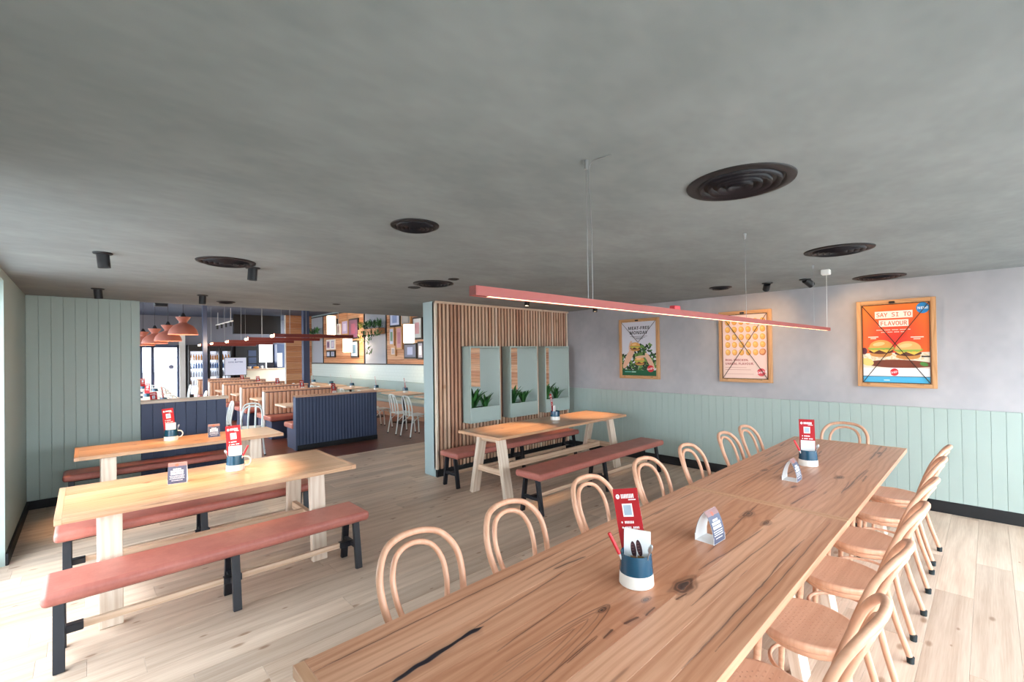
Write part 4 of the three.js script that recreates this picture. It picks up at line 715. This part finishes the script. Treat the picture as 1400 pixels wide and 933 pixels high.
{ const s = thing('ceiling_speaker', 'black box speaker hung under the dining room ceiling', 'speaker', [1.08, 0, -11.0]); part('cabinet', cb(0.2, 0.14, 0.16, 0.008), M.black, s, [0, 2.8, 0]); part('bracket', rod([0, 2.87, 0], [0, DH, 0], 0.012), M.black, s); }

// ------------------------------------------------------------------ far end: fridges, menu board, counter
[[2.95, 3.55], [3.6, 4.0], [4.02, 4.4]].forEach(([x0, x1], i) => {
  const w = ['beside the entrance doors', 'in the middle of the row', 'next to the kitchen'][i], W = x1 - x0, f = thing('drinks_fridge', `tall black glass door drinks fridge ${w}`, 'fridge', [x0, 0, EZ + 0.02], 0, 'drinks fridges');
  part('cabinet', merge([bx(0, W, 0, 0.25, 0, 0.6), bx(0, W, 2.05, 2.25, 0, 0.6), bx(0, 0.04, 0.25, 2.05, 0, 0.6), bx(W - 0.04, W, 0.25, 2.05, 0, 0.6), bx(0.04, W - 0.04, 0.25, 2.05, 0, 0.04)]), M.black, f);
  part('light_panel_lamp', bx(0.045, W - 0.045, 0.3, 2.0, 0.042, 0.046), std({ color: '#ffffff', emissive: '#dfe8ff', emissiveIntensity: 0.9 }), f);
  part('door', merge([cb(W, 0.06, 0.03, 0.003).translate(W / 2, 2.03, 0.62), cb(W, 0.06, 0.03, 0.003).translate(W / 2, 0.28, 0.62), cb(0.05, 1.7, 0.03, 0.003).translate(0.025, 1.155, 0.62), cb(0.05, 1.7, 0.03, 0.003).translate(W - 0.025, 1.155, 0.62)]), M.black, f);
  part('door_pane', bx(0.05, W - 0.05, 0.31, 2.0, 0.612, 0.618), M.glass, f);
  for (let s = 0; s < 5; s++) { const y = 0.33 + s * 0.33; part('shelf', bx(0.045, W - 0.045, y - 0.012, y, 0.06, 0.58), M.whiteMetal, f);
    const n = Math.round((W - 0.1) / 0.085), cols = ['#3a62a8', '#d8dbe2', '#b8c4d8', '#3f6fb5', '#e0942f'];
    if (s > 0) for (let k = 0; k < n; k++) { const b = thing('drink_bottle', `${['', 'clear', 'pale blue', 'blue', 'amber'][s]} drink bottle on a shelf of the fridge ${w}`, 'bottle', [x0 + 0.09 + k * (W - 0.18) / Math.max(1, n - 1), y, EZ + 0.52], 0, `bottles in the fridge ${w}, shelf ${nth[s]}`); part('body', bottleGeo(), bottleMat(cols[s]), b); part('cap', new THREE.CylinderGeometry(0.014, 0.014, 0.02, 10), M.white, b, [0, 0.235, 0]); } }
  const l = new THREE.RectAreaLight('#e6edff', 4, W - 0.1, 1.6); l.position.set((x0 + x1) / 2, 1.15, EZ + 0.072); l.rotation.y = Math.PI; scene.add(l);
});
function bottleGeo() { return bottleGeo.g ??= lathe([[0.0001, 0], [0.03, 0], [0.032, 0.01], [0.032, 0.13], [0.026, 0.165], [0.013, 0.195], [0.013, 0.228], [0.0001, 0.23]], 14); }
function bottleMat(c) { return (bottleMat.m ??= {})[c] ??= std({ color: c, roughness: 0.25 }); }
{
  const b = thing('menu_board', 'white freestanding order board with dark blue heading', 'sign', [3.97, 0, EZ + 1.4]);
  const tx = canvas(384, 320, (g) => { g.fillStyle = '#d7dcef'; g.fillRect(0, 0, 384, 320); g.fillStyle = '#3b4a86'; g.beginPath(); g.arc(184, 36, 14, 0, 7); g.fill(); g.font = 'bold 34px sans-serif'; g.textAlign = 'center'; g.fillText('LOCAL MATTERS', 192, 92); });
  part('board', cb(0.78, 0.72, 0.03, 0.003), M.black, b, [0.4, 1.38, 0]); part('face', new THREE.PlaneGeometry(0.74, 0.68), std({ map: tx, roughness: 0.5 }), b, [0.4, 1.38, 0.0165]);
  for (const x of [0.05, 0.75]) part('leg', rod([x, 0, 0], [x, 1.05, 0], 0.015), M.black, b);
}
{
  const c = thing('service_counter', 'cream fronted service counter with a pale top', 'counter', [4.75, 0, EZ + 0.9]);
  part('front', cb(1.65, 1.2, 0.6, 0.006), std({ color: '#efe6cf', roughness: 0.4 }), c, [0.825, 0.6, 0]); part('worktop', cb(1.75, 0.05, 0.7, 0.006), M.ash, c, [0.825, 1.225, 0]);
  [['bowl', 4.95, 0.07, '#e6ddd4'], ['bread', 5.2, 0.09, '#cf8a45'], ['jar', 5.42, 0.05, '#e8e4e0']].forEach(([n, x, r, col]) => { const o = thing(`counter_${n}`, `${n === 'bread' ? 'round loaf of bread' : `pale ${n}`} on the service counter`, n, [x, 1.25, EZ + 1.0]); part('body', n === 'bread' ? new THREE.SphereGeometry(r, 16, 10).scale(1.3, 0.6, 1).translate(0, 0.05, 0) : lathe([[0.0001, 0], [r * 0.7, 0], [r, 0.05], [r * 1.02, 0.1], [r * 0.94, 0.1], [r * 0.6, 0.012], [0.0001, 0.012]], 20), paint(col), o); if (n === 'jar') part('lid', new THREE.CylinderGeometry(r, r, 0.02, 16), M.steel, o, [0, 0.11, 0]); });
  const lampb = thing('counter_lamp', 'slim white standing lamp on the service counter', 'lamp', [5.6, 1.25, EZ + 0.9]); part('base', new THREE.CylinderGeometry(0.05, 0.05, 0.02, 16), M.steel, lampb, [0, 0.01, 0]); part('tube', rod([0, 0.02, 0], [0, 0.3, 0], 0.03), M.white, lampb);
  const k = thing('kitchen_cabinet', 'dark tall kitchen cabinet with a black grid door behind the counter', 'cabinet', [4.6, 0, EZ + 0.02]); part('body', cb(0.85, 2.2, 0.3, 0.006), M.black, k, [0.425, 1.1, 0.15]); for (const y of [1.3, 1.6, 1.9]) part('door_panel', cb(0.3, 0.26, 0.02, 0.004), M.navy, k, [0.62, y, 0.31]);
  const s = thing('lit_screen', 'bright white lit screen in the kitchen opening', 'screen', [5.53, 0, EZ + 0.02]); part('panel', cb(0.58, 0.85, 0.05, 0.004), M.black, s, [0.29, 1.9, 0.025]); part('screen', bx(0.02, 0.56, 1.5, 2.3, 0.05, 0.054), std({ color: '#fff', emissive: '#f2f6ff', emissiveIntensity: 2.2 }), s); const l = new THREE.RectAreaLight('#f2f6ff', 4, 0.54, 0.8); l.position.set(5.82, 1.9, EZ + 0.08); l.rotation.y = Math.PI; scene.add(l);
  const c2 = thing('kitchen_cabinet', 'dark navy tall cabinet by the timber end wall', 'cabinet', [6.15, 0, EZ + 0.02]); part('body', cb(0.7, 2.3, 0.5, 0.006), M.navy, c2, [0.35, 1.15, 0.25]); part('steel_front', cb(0.2, 0.6, 0.02, 0.004), M.white, c2, [0.1, 1.6, 0.51]);
}
// ------------------------------------------------------------------ pictures, lamps and planters on the art wall
const pic = (z0, z1, y0, y1, col, col2, fr, what) => { const p = thing('framed_picture', what, 'picture', [AX - 0.02, 0, 0], 0, 'pictures on the timber wall'), W = z1 - z0, Hh = y1 - y0; part('frame', at(cb(0.05, Hh, W, 0.004), -0.025, (y0 + y1) / 2, (z0 + z1) / 2), fr, p); part('print', bx(-0.0525, -0.05, y0 + 0.05, y1 - 0.05, z0 + 0.05, z1 - 0.05), paint(col, 0.5), p); part('image', bx(-0.054, -0.0525, y0 + Hh * 0.25, y1 - Hh * 0.25, z0 + W * 0.28, z1 - W * 0.28), paint(col2, 0.5), p); };
pic(-12.68, -12.05, 2.59, 3.05, '#cfd6ee', '#8fa0cc', M.black, 'dark framed drawing on pale blue paper, high on the timber wall');
pic(-12.0, -11.45, 2.6, 2.98, '#9a9894', '#a8a4a0', M.kraft, 'thin framed plain grey picture high on the timber wall');
pic(-11.35, -10.85, 2.16, 2.8, '#aab6c0', '#b58a96', M.black, 'tall dark framed pale picture near the partition');
pic(-12.72, -12.42, 2.02, 2.58, '#b9bfd8', '#5d8a72', M.frame, 'small portrait picture with green lower half');
pic(-12.3, -11.95, 1.9, 2.58, '#c58a94', '#b06a80', M.frame, 'tall rose coloured picture');
pic(-11.84, -11.16, 1.62, 2.07, '#6a7088', '#aab4d4', M.black, 'dark slate picture with a pale figure');
pic(-12.64, -12.34, 1.7, 2.0, '#d8c4c0', '#a89a98', M.frame, 'small cream picture low on the timber wall');
pic(-11.1, -10.8, 1.6, 2.1, '#8c90a4', '#ccd0d8', M.black, 'narrow grey picture beside the slate one');
pic(-17.1, -16.68, 2.5, 3.12, '#565a70', '#70748c', M.black, 'dark grey picture on the far timber panel');
pic(-16.66, -16.4, 2.5, 2.92, '#d8b8a8', '#a06a5a', M.white, 'small white framed picture on the far timber panel');
pic(-16.25, -15.7, 2.48, 3.03, '#a49cc8', '#c8c4e0', M.kraft, 'lilac picture on the far timber panel');
pic(-15.65, -14.9, 2.32, 3.03, '#6a3a5c', '#8c3f60', M.black, 'large plum coloured picture in a black frame');
pic(-15.5, -14.92, 1.67, 2.26, '#aeb8c8', '#5f7f98', M.black, 'pale blue landscape picture in a black frame');
pic(-17.7, -17.32, 1.98, 2.36, '#c49aa8', '#6a5a78', M.white, 'small pink picture of the far cluster'); pic(-17.28, -16.9, 1.98, 2.36, '#b0a8c0', '#d8c8d0', M.white, 'small lilac picture of the far cluster');
pic(-17.7, -17.32, 1.68, 1.94, '#a8acc4', '#c8ccd8', M.black, 'small dark framed pale picture of the far cluster'); pic(-17.28, -16.9, 1.68, 1.94, '#c0c4d4', '#9098b0', M.black, 'small dark framed blue picture of the far cluster');
[[6.45, -10.9, 2.06, 0.2, 0.5, 'white drum pendant lamp near the partition end of the picture wall'], [6.4, -16.1, 2.5, 0.2, 0.66, 'tall white drum pendant lamp over the far picture wall tables'], [6.4, -14.75, 1.85, 0.2, 0.45, 'low white drum pendant lamp before the blue landscape picture']].forEach(([x, z, y, d, hh, w]) => {
  const p = thing('drum_pendant', w, 'pendant light', [x, 0, z], 0, 'white drum pendants'), r = d / 2 + 0.05; part('lamp_shade', lathe([[r, y], [r, y + hh], [r - 0.004, y + hh], [r - 0.004, y]], 32), std({ color: '#fff6ea', emissive: '#ffedd2', emissiveIntensity: 2.4, side: THREE.DoubleSide }), p); part('cable', rod([0, y + hh * 0.6, 0], [0, DH, 0], 0.004, 0.004, 6), M.black, p); part('bulb', new THREE.SphereGeometry(0.05, 12, 10), M.warmLamp, p, [0, y + hh / 2, 0]);
  const l = new THREE.PointLight('#ffe6c8', 4, 0, 2); l.position.set(x, y + hh / 2, z); l.castShadow = true; l.shadow.radius = 4; scene.add(l);
});
[[-14.5, -13.05, 2.41], [-19.2, -18.2, 2.43]].forEach(([z0, z1, y], i) => {
  const b = thing('wall_planter', `timber wall trough planter ${i ? 'by the timber end wall' : 'in the middle of the picture wall'}`, 'planter', [AX - 0.14, 0, (z0 + z1) / 2], 0, 'wall trough planters'); part('trough', cb(0.22, 0.18, z1 - z0, 0.006, 'z'), M.timber[2], b, [0, y + 0.09, 0]); part('soil', cb(0.19, 0.01, z1 - z0 - 0.04, 0.002), M.soil, b, [0, y + 0.183, 0]);
  const n = i ? 3 : 5;
  for (let k = 0; k < n; k++) {
    const yellow = !i && k === 0, p = thing('trailing_plant', yellow ? 'yellow green trailing plant at the far end of the middle trough' : `green trailing plant in the trough planter ${i ? 'by the timber end wall' : 'in the middle of the picture wall'}`, 'plant', [AX - 0.18, y + 0.19, z0 + 0.12 + k * (z1 - z0 - 0.24) / (n - 1)], 0, i ? 'plants by the end wall' : yellow ? 'yellow trailing plant' : 'plants of the middle trough');
    const long = !i && k === 2 ? 0.75 : yellow ? 0.4 : 0.16, leaves = []; for (let j = 0; j < 90; j++) { const f = rnd(), s = rr(0.35, 0.65), g = leafGeo.clone().scale(s * 1.6, s, s).rotateX(rr(-0.6, 0.9)).rotateY(rr(0, 6.3)); leaves.push(g.translate(rr(-0.06, 0.06) - 0.05 * f, f < 0.55 ? rr(0, 0.16) : -0.12 - rnd() * long, rr(-0.13, 0.13))); }
    const m = part('foliage', merge(leaves), yellow ? M.leafYellow : [M.leaf, M.leafDark][k % 2], p); m.userData.kind = 'stuff';
  }
});
// track with spotlights under the dining room ceiling
{
  const t = thing('light_track', 'white lighting track with small heads under the dining room ceiling', 'track light', [4.0, 2.95, -19.0], 0); part('rail', cb(0.04, 0.04, 2.6, 0.004), M.white, t, [-0.4, 0, 0.4]); for (const z of [-0.7, 0, 0.7, 1.4]) part('lamp_head', rod([-0.4, -0.02, z], [-0.4, -0.16, z], 0.035), M.black, t); for (const z of [-0.6, 1.4]) part('drop_rod', rod([-0.4, 0.02, z], [-0.4, DH - 2.95, z], 0.006), M.white, t);
}

scene.traverse((o) => { if (o.isMesh) { o.castShadow = true; o.receiveShadow = true; } });
renderer.render(scene, camera);
